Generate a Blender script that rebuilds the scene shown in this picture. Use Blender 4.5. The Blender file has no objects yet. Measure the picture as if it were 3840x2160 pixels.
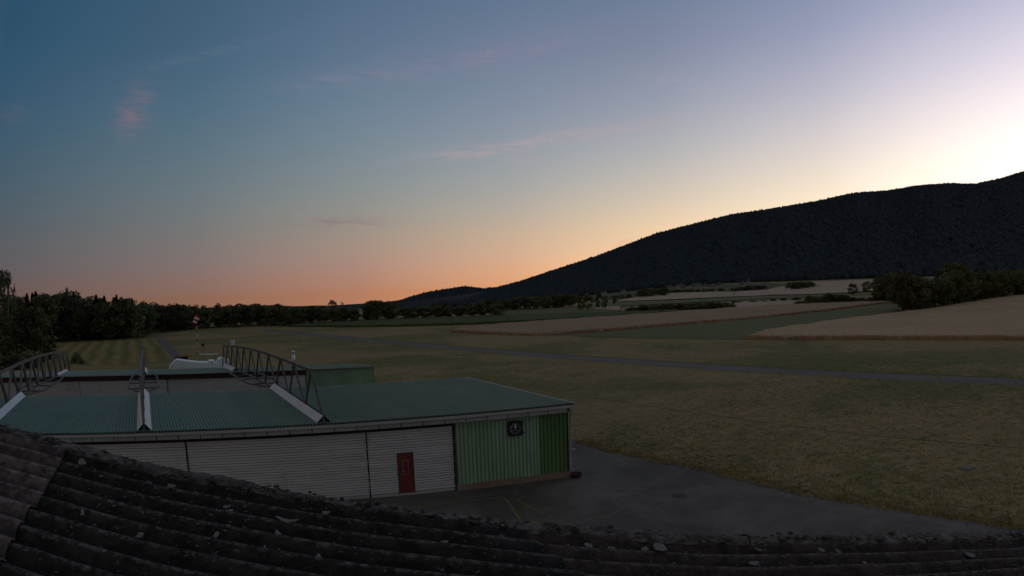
import bpy, bmesh, math, random
import numpy as np
from mathutils import Vector, Matrix

R = math.radians
sc = bpy.context.scene
col = sc.collection
rnd = random.Random(7)
nrg = np.random.default_rng(11)

# ------------------------------------------------------------------ camera (wide security-camera lens)
CAM_H = 9.6
FPX, DIST = 2225.72, -0.07488          # focal length in px of the 3840 px frame, radial term of the lens
PITCH, ROLL = -0.0032775, 0.0354877
cp, sp, cr, sr = math.cos(PITCH), math.sin(PITCH), math.cos(ROLL), math.sin(ROLL)
CM = np.array([[1, 0, 0], [0, cp, -sp], [0, sp, cp]]) @ np.array([[cr, 0, sr], [0, 1, 0], [-sr, 0, cr]])
cam = bpy.data.cameras.new('camera')
cam_o = bpy.data.objects.new('camera', cam)
col.objects.link(cam_o)
r_, f_, u_ = CM[:, 0], CM[:, 1], CM[:, 2]
cam_o.matrix_world = Matrix(((r_[0], u_[0], -f_[0], 0), (r_[1], u_[1], -f_[1], 0), (r_[2], u_[2], -f_[2], CAM_H), (0, 0, 0, 1)))
cam.sensor_fit = 'HORIZONTAL'; cam.sensor_width = 36.0
cam.lens = 19.0
cam.clip_start = 0.05; cam.clip_end = 30000
cam.type = 'PANO'
cam.panorama_type = 'FISHEYE_LENS_POLYNOMIAL'
fm = FPX / 3840 * 36.0
cam.fisheye_fov = R(180)
cam.fisheye_polynomial_k0 = 0; cam.fisheye_polynomial_k1 = -1 / fm
cam.fisheye_polynomial_k2 = 0; cam.fisheye_polynomial_k3 = -DIST / fm ** 3; cam.fisheye_polynomial_k4 = 0
sc.camera = cam_o

# ------------------------------------------------------------------ world: dusk sky after sunset (no sun above the horizon, so no sun lamp)
DA = [0, 10, 20, 35, 50, 65, 80, 97, 130, 180]          # azimuth away from the sunset, degrees
EL = [0, 1.5, 3, 5, 7.5, 10, 13, 17, 22, 28, 38, 55, 90]  # elevation, degrees
SKY = [[[2.9046,1.8043,0.7815],[2.33,1.675,0.9116],[1.9394,1.5308,0.9708],[1.5898,1.3502,0.9815],[1.3022,1.1574,0.937],[1.1139,0.9985,0.8638],[0.9378,0.8305,0.7709],[0.6953,0.6305,0.6605],[0.446,0.4457,0.5335],[0.2625,0.3138,0.4397],[0.1227,0.2311,0.3979],[0.0437,0.1477,0.2982],[0.0104,0.08,0.1741]],
[[2.2205,1.3495,0.5471],[1.8497,1.2824,0.6495],[1.595,1.2065,0.707],[1.3477,1.0996,0.7379],[1.1234,0.9684,0.7335],[0.9602,0.8479,0.7059],[0.7996,0.7161,0.6621],[0.5885,0.5525,0.5882],[0.3793,0.3901,0.4845],[0.2306,0.2808,0.4049],[0.1167,0.2239,0.3871],[0.0425,0.1455,0.294],[0.0104,0.08,0.1741]],
[[1.8593,1.0434,0.3591],[1.5738,1.0041,0.444],[1.3514,0.9498,0.4959],[1.1282,0.8705,0.5334],[0.927,0.7728,0.5524],[0.7781,0.6817,0.557],[0.6298,0.5796,0.5486],[0.4506,0.4482,0.5],[0.2948,0.3209,0.4201],[0.1922,0.2439,0.3616],[0.1045,0.2087,0.3645],[0.0399,0.1405,0.2846],[0.0104,0.08,0.1741]],
[[1.451,0.6893,0.2325],[1.2357,0.6935,0.3108],[1.0601,0.6794,0.366],[0.8717,0.6406,0.4136],[0.6894,0.5765,0.4466],[0.5502,0.5079,0.4603],[0.4254,0.4288,0.4538],[0.306,0.3354,0.4133],[0.2114,0.2492,0.3504],[0.146,0.1974,0.3038],[0.0814,0.1785,0.3188],[0.0342,0.1291,0.2632],[0.0104,0.08,0.1741]],
[[0.9347,0.402,0.1619],[0.7967,0.4153,0.2171],[0.6869,0.422,0.259],[0.5685,0.4207,0.3027],[0.4513,0.4018,0.3428],[0.3623,0.3692,0.3647],[0.2864,0.3229,0.3673],[0.2218,0.2689,0.351],[0.1661,0.2164,0.3131],[0.1187,0.1748,0.2696],[0.0597,0.1478,0.271],[0.0278,0.1155,0.2372],[0.0104,0.08,0.1741]],
[[0.5451,0.2363,0.1265],[0.4679,0.2492,0.1665],[0.4102,0.2606,0.1942],[0.3495,0.2733,0.223],[0.287,0.2783,0.2533],[0.2376,0.2691,0.275],[0.1939,0.2488,0.288],[0.1523,0.2188,0.2909],[0.1148,0.178,0.2642],[0.0861,0.1448,0.2276],[0.0424,0.1207,0.2271],[0.0218,0.1015,0.2106],[0.0104,0.08,0.1741]],
[[0.321,0.157,0.0976],[0.269,0.1653,0.1291],[0.2312,0.1712,0.1504],[0.1954,0.1778,0.171],[0.1636,0.1839,0.1917],[0.138,0.1819,0.2058],[0.111,0.1695,0.2124],[0.0818,0.1495,0.2136],[0.058,0.123,0.1939],[0.0489,0.1075,0.1758],[0.0293,0.0982,0.19],[0.0168,0.0887,0.1857],[0.0104,0.08,0.1741]],
[[0.1873,0.0992,0.07],[0.1499,0.1046,0.0925],[0.1235,0.1074,0.1076],[0.0996,0.1093,0.1217],[0.0802,0.1106,0.1356],[0.0662,0.1095,0.147],[0.0521,0.1041,0.1547],[0.0367,0.0944,0.1558],[0.0274,0.0836,0.1476],[0.0241,0.0764,0.1385],[0.0193,0.0783,0.1563],[0.0124,0.0761,0.1612],[0.0104,0.08,0.1741]],
[[0.26,0.19,0.165],[0.2589,0.1896,0.1649],[0.2557,0.1885,0.1647],[0.2491,0.1861,0.1642],[0.2379,0.1821,0.1634],[0.225,0.1775,0.1625],[0.2097,0.172,0.1614],[0.1943,0.1665,0.1603],[0.1894,0.1648,0.16],[0.1877,0.1642,0.16],[0.1849,0.1632,0.16],[0.18,0.1615,0.16],[0.17,0.158,0.16]],
[[0.3,0.225,0.19],[0.2986,0.2244,0.1897],[0.2948,0.2226,0.1889],[0.2867,0.2188,0.1872],[0.2731,0.2123,0.1843],[0.2575,0.205,0.181],[0.2389,0.1963,0.1771],[0.2202,0.1874,0.1731],[0.2137,0.1842,0.1717],[0.2099,0.1819,0.1706],[0.2034,0.1781,0.1689],[0.1925,0.1715,0.166],[0.17,0.158,0.16]]]
ZENITH = [.170, .158, .160]
for _r, _k in zip(SKY[:3], (1.16, 1.12, 1.04)):             # the blown-out glow where the sun went down
    for _c in _r[2:9]: _c[0] *= _k; _c[1] *= _k; _c[2] *= _k * 1.08
for _r in SKY[4:8]:                                      # the haze-dimmed band right above the horizon
    _r[0] = [v * .86 for v in _r[0]]; _r[1] = [v * .95 for v in _r[1]]
for _r in SKY[3:8]:
    for _c in _r[:3]: _c[0] *= .95; _c[1] *= .98; _c[2] *= 1.06
for _r in SKY:
    _r[-1] = ZENITH; _r[-2] = [.5 * (a + b) for a, b in zip(_r[-3], ZENITH)]
SUN_AZ = 50.0
SKY_GAIN = 1.0

world = bpy.data.worlds.new('World')
sc.world = world
world.use_nodes = True
wt = world.node_tree
wt.nodes.clear()


class NT:
    """small node-tree helper"""
    def __init__(s, t): s.t = t
    def n(s, kind, **kw):
        nd = s.t.nodes.new(kind)
        for k, v in kw.items(): setattr(nd, k, v)
        return nd
    def l(s, a, b): s.t.links.new(a, b)
    def m(s, op, a, b=None, c=None, clamp=False):
        nd = s.n('ShaderNodeMath', operation=op); nd.use_clamp = clamp
        for i, v in enumerate((a, b, c)):
            if v is None: continue
            if isinstance(v, (int, float)): nd.inputs[i].default_value = v
            else: s.l(v, nd.inputs[i])
        return nd.outputs[0]
    def mix(s, f, a, b, blend='MIX'):
        nd = s.n('ShaderNodeMix', data_type='RGBA', blend_type=blend)
        for i, v in ((0, f), (6, a), (7, b)):
            if isinstance(v, (int, float)): nd.inputs[i].default_value = v
            elif isinstance(v, tuple): nd.inputs[i].default_value = (*v, 1) if len(v) == 3 else v
            else: s.l(v, nd.inputs[i])
        return nd.outputs[2]
    def ramp(s, f, stops, mode='LINEAR'):
        nd = s.n('ShaderNodeValToRGB'); cr_ = nd.color_ramp; cr_.interpolation = mode
        while len(cr_.elements) < len(stops): cr_.elements.new(0.5)
        for e, (p, c) in zip(cr_.elements, stops):
            e.position = p; e.color = (*c, 1) if len(c) == 3 else c
        if f is not None: s.l(f, nd.inputs[0])
        return nd.outputs[0]
    def noise(s, vec, scale, detail=4, rough=0.55, dist=0.0):
        nd = s.n('ShaderNodeTexNoise'); nd.inputs['Scale'].default_value = scale
        nd.inputs['Detail'].default_value = detail; nd.inputs['Roughness'].default_value = rough
        nd.inputs['Distortion'].default_value = dist
        if vec is not None: s.l(vec, nd.inputs['Vector'])
        return nd.outputs['Fac']
    def mapping(s, vec, scale=(1, 1, 1), rot=(0, 0, 0), loc=(0, 0, 0)):
        nd = s.n('ShaderNodeMapping'); nd.inputs['Scale'].default_value = scale
        nd.inputs['Rotation'].default_value = rot; nd.inputs['Location'].default_value = loc
        s.l(vec, nd.inputs['Vector']); return nd.outputs[0]
    def sstep(s, v, a, b):
        nd = s.n('ShaderNodeMapRange', interpolation_type='SMOOTHSTEP')
        s.l(v, nd.inputs[0]); nd.inputs[1].default_value = a; nd.inputs[2].default_value = b
        return nd.outputs[0]


W = NT(wt)
geo = W.n('ShaderNodeTexCoord')
sep = W.n('ShaderNodeSeparateXYZ'); W.l(geo.outputs['Generated'], sep.inputs[0])
dx, dy, dz = sep.outputs
elv = W.m('MULTIPLY', W.m('ARCSINE', W.m('MAXIMUM', W.m('MINIMUM', dz, 1.0), -1.0)), 180 / math.pi)
az = W.m('MULTIPLY', W.m('ARCTAN2', dx, dy), 180 / math.pi)
ramp_f = W.m('SQRT', W.m('MAXIMUM', W.m('DIVIDE', elv, 90.0), 0.0))
sa = (math.sin(R(SUN_AZ)), math.cos(R(SUN_AZ)))
hl = W.m('SQRT', W.m('ADD', W.m('ADD', W.m('MULTIPLY', dx, dx), W.m('MULTIPLY', dy, dy)), 1e-8))
cosd = W.m('DIVIDE', W.m('ADD', W.m('MULTIPLY', dx, sa[0]), W.m('MULTIPLY', dy, sa[1])), hl)
dang = W.m('MULTIPLY', W.m('ARCCOSINE', W.m('MAXIMUM', W.m('MINIMUM', cosd, 1.0), -1.0)), 180 / math.pi)
skyc = None
for i, row in enumerate(SKY):
    c = W.ramp(ramp_f, [(math.sqrt(e / 90), tuple(v)) for e, v in zip(EL, row)])
    if skyc is None: skyc = c
    else:
        mr = W.n('ShaderNodeMapRange'); W.l(dang, mr.inputs[0])
        mr.inputs[1].default_value = DA[i - 1]; mr.inputs[2].default_value = DA[i]
        skyc = W.mix(mr.outputs[0], skyc, c)
# thin high cirrus still catching red light: (azimuth, elevation, half-width, half-height, tilt, strength, colour)
cvec = W.n('ShaderNodeCombineXYZ'); W.l(az, cvec.inputs[0]); W.l(elv, cvec.inputs[1])
CLOUDS = [(-35.5, 16.4, 1.6, 1.9, 0.35, .60, (.30, .17, .20)), (-46.0, 15.5, 1.2, .8, 0.1, .18, (.30, .16, .20)),
          (-2.0, 22.0, 12.5, 1.3, .13, .50, (.30, .23, .33)), (4.5, 13.9, 11.0, .62, .10, .70, (.52, .36, .38)),
          (-2.0, 12.6, 4.5, .5, -.10, .45, (.55, .38, .38)), (-16.6, 6.6, 4.2, .5, -.02, .9, (.22, .165, .185)),
          (10.9, 3.9, .8, .22, .25, .6, (.75, .42, .26)), (24.0, 8.4, 1.2, .16, 0, .4, (.80, .58, .46)),
          (-16.0, 20.0, 6.0, .6, .15, .22, (.35, .26, .33)), (-29.0, 21.8, 5.5, .5, .28, .20, (.25, .25, .32)),
          (17, 18.5, 4.0, .8, -.3, .18, (.5, .4, .45))]
nz = W.noise(W.mapping(cvec.outputs[0], (.22, 1.1, 1), (0, 0, -.09)), 1.3, 6, .62, .8)
nz = W.sstep(nz, .30, .72)
for (ca, ce, hw, hh, tl, st, cc) in CLOUDS:
    st *= .80
    a0 = W.m('SUBTRACT', az, ca); e0 = W.m('SUBTRACT', W.m('SUBTRACT', elv, ce), W.m('MULTIPLY', a0, tl))
    q = W.m('ADD', W.m('POWER', W.m('ABSOLUTE', W.m('DIVIDE', a0, hw)), 2.0), W.m('POWER', W.m('ABSOLUTE', W.m('DIVIDE', e0, hh)), 2.0))
    g = W.m('MULTIPLY', W.m('EXPONENT', W.m('MULTIPLY', q, -1.0)), st)
    skyc = W.mix(W.m('MULTIPLY', g, nz), skyc, cc)
bg = W.n('ShaderNodeBackground'); W.l(skyc, bg.inputs[0]); bg.inputs[1].default_value = SKY_GAIN
wo = W.n('ShaderNodeOutputWorld'); W.l(bg.outputs[0], wo.inputs[0])

sc.view_settings.view_transform = 'Standard'
sc.view_settings.look = 'None'
sc.view_settings.exposure = 0.0
sc.view_settings.gamma = 1.0
sc.view_settings.use_curve_mapping = False
sc.render.engine = 'CYCLES'
sc.cycles.max_bounces = 5
sc.cycles.diffuse_bounces = 3
sc.cycles.use_denoising = True

# ------------------------------------------------------------------ helpers: surveying
NPX = 3840 / 2576.0


def ray_at(px, py):
    """viewing direction through a point of the photograph (2576 px wide copy)"""
    x = px * NPX - 1920; y = -(py * NPX - 1080)
    r = math.hypot(x, y) + 1e-9; u = r / FPX; th = u * (1 + DIST * u * u)
    return CM @ np.array([math.sin(th) * x / r, math.cos(th), math.sin(th) * y / r])


def pix_of(p):
    d = CM.T @ (np.array(p, float) - np.array([0, 0, CAM_H])); d /= np.linalg.norm(d)
    th = math.acos(max(-1, min(1, d[1]))); u = th
    for _ in range(8): u = th / (1 + DIST * u * u)
    h = math.hypot(d[0], d[2]) + 1e-12
    return (1920 + u * FPX * d[0] / h) / NPX, (1080 - u * FPX * d[2] / h) / NPX


def terrain(x, y):
    """height of the land: level airfield, rising to the mountain on the right, falling away on the left"""
    r = math.hypot(x, y); a = math.degrees(math.atan2(x, y))
    k = np.interp(a, [-180, -60, -25, -13, -3, 5, 13, 20, 60, 120, 180], [-.01, -.016, -.019, -.030, -.030, -.018, -.004, .004, .004, 0, -.01])
    return float(k * max(0.0, min(r, 12000.0 if k < 0 else 1000.0) - 250.0))


def survey(px, py, rmax=1500.0):
    """point of the land seen at a place of the photograph"""
    d = ray_at(px, py); o = np.array([0, 0, CAM_H])
    t0, t1 = 2.0, 2.0
    while t1 < rmax:
        p = o + d * t1
        if p[2] < terrain(p[0], p[1]): break
        t0 = t1; t1 *= 1.03
    for _ in range(40):
        tm = (t0 + t1) / 2; p = o + d * tm
        if p[2] < terrain(p[0], p[1]): t1 = tm
        else: t0 = tm
    p = o + d * t0
    return np.array([p[0], p[1], terrain(p[0], p[1])])


# ------------------------------------------------------------------ helpers: meshes and objects
class MB:
    def __init__(s): s.v = []; s.f = []
    def add(s, vs, fs):
        b = len(s.v); s.v += [tuple(map(float, v)) for v in vs]; s.f += [tuple(i + b for i in f) for f in fs]
    def hexa(s, p):  # 8 corners: bottom 0-3 ccw, top 4-7
        s.add(p, [(0, 3, 2, 1), (4, 5, 6, 7), (0, 1, 5, 4), (1, 2, 6, 5), (2, 3, 7, 6), (3, 0, 4, 7)])
    def frame_box(s, o, ax, ay, az_, lx, ly, lz):
        o = np.array(o, float); ax, ay, az_ = (np.array(a, float) for a in (ax, ay, az_))
        c = lambda i, j, k: o + ax * lx[i] + ay * ly[j] + az_ * lz[k]
        s.hexa([c(0, 0, 0), c(1, 0, 0), c(1, 1, 0), c(0, 1, 0), c(0, 0, 1), c(1, 0, 1), c(1, 1, 1), c(0, 1, 1)])
    def bar(s, a, b, w, h=None, up=(0, 0, 1)):
        a, b = np.array(a, float), np.array(b, float); h = h or w
        d = b - a; L = np.linalg.norm(d); d /= L
        up = np.array(up, float)
        if abs(d @ up) > .97: up = np.array([1., 0, 0])
        x = np.cross(d, up); x /= np.linalg.norm(x); y = np.cross(x, d)
        s.frame_box(a, x, y, d, (-w / 2, w / 2), (-h / 2, h / 2), (0, L))
    def tube(s, pts, rad, n=8, caps=True):
        pts = [np.array(p, float) for p in pts]
        rad = rad if isinstance(rad, (list, tuple)) else [rad] * len(pts)
        b = len(s.v); prev = None
        for i, p in enumerate(pts):
            d = pts[min(i + 1, len(pts) - 1)] - pts[max(i - 1, 0)]; d /= np.linalg.norm(d)
            if prev is None:
                x = np.cross(d, [0, 0, 1.]) if abs(d[2]) < .9 else np.cross(d, [1., 0, 0])
            else: x = prev - d * (prev @ d)
            x /= np.linalg.norm(x); prev = x; y = np.cross(d, x)
            for k in range(n):
                a = 2 * math.pi * k / n
                s.v.append(tuple(p + (x * math.cos(a) + y * math.sin(a)) * rad[i]))
        for i in range(len(pts) - 1):
            for k in range(n):
                k2 = (k + 1) % n
                s.f.append((b + i * n + k, b + i * n + k2, b + (i + 1) * n + k2, b + (i + 1) * n + k))
        if caps:
            s.f.append(tuple(b + k for k in range(n))[::-1]); s.f.append(tuple(b + (len(pts) - 1) * n + k for k in range(n)))
    def strip(s, sec, P, close=False):
        """sweep: sec = list of rows of points"""
        b = len(s.v); n = len(sec[0])
        for row in sec: s.v += [tuple(map(float, p)) for p in row]
        for i in range(len(sec) - 1):
            for k in range(n - 1):
                s.f.append((b + i * n + k, b + i * n + k + 1, b + (i + 1) * n + k + 1, b + (i + 1) * n + k))
    def build(s, name, m, parent=None, smooth=False, origin=None):
        me = bpy.data.meshes.new(name)
        v = np.array(s.v)
        if origin is not None: v = v - np.array(origin)
        me.from_pydata([tuple(p) for p in v], [], s.f); me.update()
        return link(name, me, m, parent, smooth, origin)


def link(name, me, m, parent=None, smooth=False, origin=None):
    o = bpy.data.objects.new(name, me); col.objects.link(o)
    if m is not None and not me.materials: me.materials.append(m)
    if smooth: me.polygons.foreach_set('use_smooth', [True] * len(me.polygons))
    if parent is not None:
        o.parent = parent
        if origin is None: o.location = -world_loc(parent)
        else: o.location = Vector(origin) - world_loc(parent)
    elif origin is not None: o.location = Vector(origin)
    return o


def world_loc(o):
    p = Vector(o.location)
    while o.parent is not None:
        o = o.parent; p = p + Vector(o.location)
    return p


def tag(o, label=None, cat=None, group=None, kind=None):
    for k, v in (('label', label), ('category', cat), ('group', group), ('kind', kind)):
        if v: o[k] = v
    return o


def thing(name, label, cat, loc, group=None):
    o = bpy.data.objects.new(name, None); col.objects.link(o)
    o.location = Vector([float(c) for c in loc]); o.empty_display_size = .3
    return tag(o, label, cat, group)


def dup(root, shift=None, loc=None):
    """copy a thing with its parts and sub-parts"""
    c = root.copy(); col.objects.link(c)
    if shift is not None: c.location = Vector(root.location) + Vector([float(v) for v in shift])
    if loc is not None: c.location = Vector([float(v) for v in loc])
    def rec(src, dst):
        for ch in src.children:
            k = ch.copy(); col.objects.link(k); k.parent = dst; rec(ch, k)
    rec(root, c)
    return c


def text_mesh(txt, size, depth):
    cu = bpy.data.curves.new('lettering', 'FONT'); cu.body = txt; cu.size = size; cu.extrude = depth
    cu.align_x = 'CENTER'; cu.align_y = 'CENTER'; cu.resolution_u = 2
    o = bpy.data.objects.new('lettering', cu); col.objects.link(o)
    dg = bpy.context.evaluated_depsgraph_get()
    me = bpy.data.meshes.new_from_object(o.evaluated_get(dg))
    bpy.data.objects.remove(o); bpy.data.curves.remove(cu)
    me.materials.clear()
    return me


# ------------------------------------------------------------------ materials
def new_mat(name, rough=.8, spec=.3, metal=0.0):
    m = bpy.data.materials.new(name); m.use_nodes = True
    t = NT(m.node_tree); p = m.node_tree.nodes['Principled BSDF']
    p.inputs['Roughness'].default_value = rough; p.inputs['Specular IOR Level'].default_value = spec
    p.inputs['Metallic'].default_value = metal
    g = t.n('ShaderNodeNewGeometry')
    return m, t, p, g.outputs['Position']


def bump(t, p, h, strength, dist=.02):
    b = t.n('ShaderNodeBump'); b.inputs['Strength'].default_value = strength; b.inputs['Distance'].default_value = dist
    t.l(h, b.inputs['Height']); t.l(b.outputs[0], p.inputs['Normal'])


def weathered(name, c1, c2, scale=1.5, rough=.75, spec=.3, stretch=(1, 1, 1), lo=.35, hi=.68, fine=30, bmp=.15, metal=0.0, dirt=None):
    m, t, p, pos = new_mat(name, rough, spec, metal)
    v = t.mapping(pos, stretch)
    n1 = t.sstep(t.noise(v, scale, 5, .62), lo, hi); n2 = t.noise(pos, fine, 3, .6)
    c = t.mix(n1, c1, c2)
    c = t.mix(t.m('MULTIPLY', n2, .35), c, tuple(x * .55 for x in c1))
    oi = t.n('ShaderNodeObjectInfo')
    c = t.mix(t.m('MULTIPLY', oi.outputs['Random'], .22), c, tuple(x * .6 for x in c1))
    if dirt:
        n3 = t.sstep(t.noise(t.mapping(pos, (1, 1, .25)), 2.2, 6, .7, .5), .55, .75)
        c = t.mix(t.m('MULTIPLY', n3, .7), c, dirt)
    t.l(c, p.inputs['Base Color'])
    if bmp: bump(t, p, n2, bmp, .01)
    return m


M = {}
M['roof_green'] = weathered('painted_roof_sheet', (.128, .203, .155), (.158, .233, .18), .5, .55, .35, (1, 1, 1), dirt=(.085, .12, .09))
M['wall_green'] = weathered('green_wall_sheet', (.26, .41, .255), (.33, .49, .32), .8, .6, .3, (2, 2, .3), dirt=(.19, .21, .11))
M['wall_green_old'] = weathered('older_green_wall_sheet', (.105, .205, .07), (.135, .245, .09), .8, .6, .3, (2, 2, .3), dirt=(.13, .12, .04))
M['door_grey'] = weathered('galvanised_door_sheet', (.64, .63, .60), (.76, .75, .72), .9, .5, .4, (.5, .5, 4.5), dirt=(.40, .38, .35), metal=.1)
M['fascia'] = weathered('grey_fascia', (.33, .32, .31), (.42, .41, .39), 1.0, .7, .3, (1, 1, 1), dirt=(.22, .19, .16))
M['trim'] = weathered('pale_trim', (.40, .39, .37), (.46, .45, .43), 1.2, .6, .3)
M['dark'] = weathered('dark_recess', (.03, .03, .03), (.05, .045, .04), 2, .8, .2)
M['joint'] = weathered('dark_joint', (.05, .045, .04), (.07, .06, .055), 3, .8, .2)
M['red_door'] = weathered('dark_red_door_paint', (.15, .025, .022), (.19, .035, .03), 1.4, .5, .4, (1, 1, .3))
M['red_fascia'] = weathered('dark_red_fascia_board', (.060, .022, .020), (.085, .030, .027), .8, .6, .3)
M['plinth'] = weathered('stained_concrete_plinth', (.26, .17, .12), (.34, .26, .20), 1.2, .9, .2, dirt=(.11, .06, .035))
M['steel'] = weathered('galvanised_truss_steel', (.085, .08, .08), (.13, .125, .125), 2.2, .55, .4, dirt=(.12, .07, .055), metal=.2)
M['cap'] = weathered('pale_sheet_metal_flashing', (.52, .56, .60), (.62, .65, .68), .8, .4, .5, dirt=(.40, .36, .34))
M['white'] = weathered('white_paint', (.74, .76, .76), (.80, .81, .80), .6, .4, .5)
M['black'] = weathered('black_paint', (.012, .012, .012), (.02, .02, .02), 3, .5, .4)
M['dial'] = weathered('dial_black', (.016, .018, .018), (.02, .022, .022), 3, .35, .5)
M['bright'] = weathered('dial_white', (.70, .70, .66), (.75, .75, .72), 3, .5, .4)
M['tub'] = weathered('dark_red_tub', (.055, .02, .02), (.08, .03, .028), 3, .7, .3)
M['pipe'] = weathered('grey_downpipe', (.34, .32, .33), (.40, .38, .38), 2, .5, .4, dirt=(.16, .09, .08))
M['flue'] = weathered('stainless_flue', (.45, .48, .48), (.55, .57, .57), 2, .3, .5, metal=.6)
M['wood'] = weathered('old_brown_timber', (.14, .085, .055), (.19, .12, .08), 1.5, .85, .2)
M['pole_wood'] = weathered('grey_pole_timber', (.12, .11, .095), (.16, .14, .12), 2, .9, .2)
M['sock_red'] = weathered('red_fabric', (.34, .018, .03), (.40, .025, .04), 3, .9, .1)
M['sock_white'] = weathered('white_fabric', (.70, .66, .66), (.76, .72, .72), 3, .9, .1)
M['house_wall'] = weathered('pale_render', (.42, .40, .37), (.50, .47, .43), .3, .9, .2)
M['house_roof'] = weathered('brown_roof_tiles', (.085, .07, .064), (.11, .09, .08), .5, .9, .2)
M['glass'] = weathered('window_glass', (.03, .035, .045), (.05, .055, .06), .5, .1, .6)
M['bark'] = weathered('bark', (.055, .045, .036), (.09, .075, .06), 3, .95, .1, (1, 1, .3))
M['birch_bark'] = weathered('birch_bark', (.30, .28, .25), (.42, .40, .36), 2, .9, .1, (1, 1, 3), dirt=(.05, .045, .04))
M['slab'] = weathered('weathered_concrete', (.17, .165, .15), (.22, .21, .195), 2, .95, .1)
M['line'] = None


def foliage_mat(name, c1, c2, c3):
    m, t, p, pos = new_mat(name, .75, .15)
    n1 = t.sstep(t.noise(pos, .55, 3, .6), .38, .64); n2 = t.noise(pos, 3.5, 2, .6)
    oi = t.n('ShaderNodeObjectInfo')
    c = t.mix(n1, c1, c2); c = t.mix(t.m('MULTIPLY', n2, .5), c, c3)
    h = t.n('ShaderNodeHueSaturation'); t.l(c, h.inputs['Color'])
    t.l(t.m('ADD', .47, t.m('MULTIPLY', oi.outputs['Random'], .06)), h.inputs['Hue'])
    t.l(t.m('ADD', .65, t.m('MULTIPLY', oi.outputs['Random'], .75)), h.inputs['Value'])
    t.l(h.outputs[0], p.inputs['Base Color'])
    return m


M['leaf'] = foliage_mat('broadleaf_foliage', (.085, .090, .042), (.165, .165, .068), (.045, .052, .026))
M['leaf_dark'] = foliage_mat('conifer_foliage', (.03, .036, .02), (.055, .062, .032), (.02, .025, .015))
M['leaf_birch'] = foliage_mat('birch_foliage', (.075, .085, .05), (.11, .115, .07), (.045, .05, .03))
M['leaf_pale'] = foliage_mat('pale_shrub_foliage', (.14, .115, .06), (.20, .165, .09), (.08, .075, .04))


def field_mat(name, a, b, c, s1=.05, s2=.6, stripes=None, stretch=(1, 1, 1), bmp=.6, rough=.95, fine=9.0, patch=False):
    """a, b: the two main colours; c: fine darker blades"""
    m, t, p, pos = new_mat(name, rough, .08)
    v = t.mapping(pos, stretch)
    big = t.sstep(t.noise(v, s1, 6, .62, .6), .40, .62)
    med = t.sstep(t.noise(v, s2, 5, .65), .30, .72)
    fin = t.noise(pos, fine, 4, .7)
    k = t.m('ADD', t.m('MULTIPLY', big, .62), t.m('MULTIPLY', med, .38))
    if stripes:                      # mowing or drilling lines: (period, bearing of the cross direction, weight)
        sx = t.n('ShaderNodeSeparateXYZ'); t.l(pos, sx.inputs[0]); a_ = R(stripes[1])
        q_ = t.m('ADD', t.m('MULTIPLY', sx.outputs[0], math.cos(a_)), t.m('MULTIPLY', sx.outputs[1], math.sin(a_)))
        q_ = t.m('ADD', q_, t.m('MULTIPLY', t.noise(pos, .08, 3), 3.0))
        wv = t.m('ADD', .5, t.m('MULTIPLY', t.m('SINE', t.m('MULTIPLY', q_, 2 * math.pi / stripes[0])), .5))
        k = t.m('ADD', t.m('MULTIPLY', k, 1 - stripes[2]), t.m('MULTIPLY', wv, stripes[2]))
    if patch:                        # burnt and lush patches
        p2 = t.sstep(t.noise(v, 1.1, 4, .7), .38, .62); p3 = t.sstep(t.noise(pos, 3.2, 4, .75), .40, .62)
        k = t.m('ADD', t.m('MULTIPLY', big, .36), t.m('ADD', t.m('MULTIPLY', med, .22), t.m('ADD', t.m('MULTIPLY', p2, .24), t.m('MULTIPLY', p3, .26))))
        k = t.sstep(k, .15, .85)
        fin = t.m('ADD', t.m('MULTIPLY', fin, .6), t.m('MULTIPLY', t.noise(pos, 1.9, 5, .8), .4))
    cc = t.mix(k, a, b)
    cc = t.mix(t.m('MULTIPLY', t.sstep(fin, .42, .68), .65), cc, c)
    t.l(cc, p.inputs['Base Color'])
    bump(t, p, t.m('ADD', fin, t.m('MULTIPLY', med, .5)), bmp, .12)
    return m


M['grass'] = field_mat('dry_airfield_grass', (.315, .218, .108), (.122, .128, .042), (.070, .056, .022), .04, .33, None, (1, 1.3, 1), patch=True)
M['strip_grass'] = M['grass']
M['mown'] = field_mat('striped_mown_grass', (.31, .225, .088), (.10, .108, .035), (.05, .05, .02), .03, .3, (2.9, 36, .62))
M['meadow'] = field_mat('green_meadow', (.125, .135, .060), (.15, .15, .07), (.075, .08, .035), .03, .4)
M['crop'] = field_mat('dark_green_crop', (.065, .083, .032), (.085, .10, .042), (.032, .043, .018), .05, .8, (1.6, 20, .25))
M['wheat'] = field_mat('ripe_wheat', (.46, .325, .20), (.39, .275, .16), (.26, .175, .10), .05, .6, None, (1, 1, 1), .8, .95, 5.0)
M['wheat_band'] = field_mat('ripe_wheat_darker', (.345, .24, .15), (.28, .19, .115), (.19, .12, .07), .05, .6, None, (1, 1, 1), .8, .95, 5.0)
M['wheat_far'] = field_mat('far_ripe_wheat', (.42, .315, .225), (.36, .27, .19), (.29, .21, .15), .012, .05, None)
M['wheat_edge'] = field_mat('wheat_stalks', (.46, .325, .21), (.38, .27, .17), (.28, .19, .12), .3, 2.0, None, (1, 1, .2))
M['straw'] = weathered('straw_blades', (.34, .25, .12), (.26, .18, .08), 2, .95, .05, bmp=0)
M['blade'] = weathered('green_blades', (.15, .15, .05), (.10, .11, .035), 2, .95, .05, bmp=0)
M['verge_dry'] = field_mat('dry_verge_grass', (.27, .185, .085), (.17, .13, .05), (.09, .07, .03), .5, 3.0)

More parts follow.
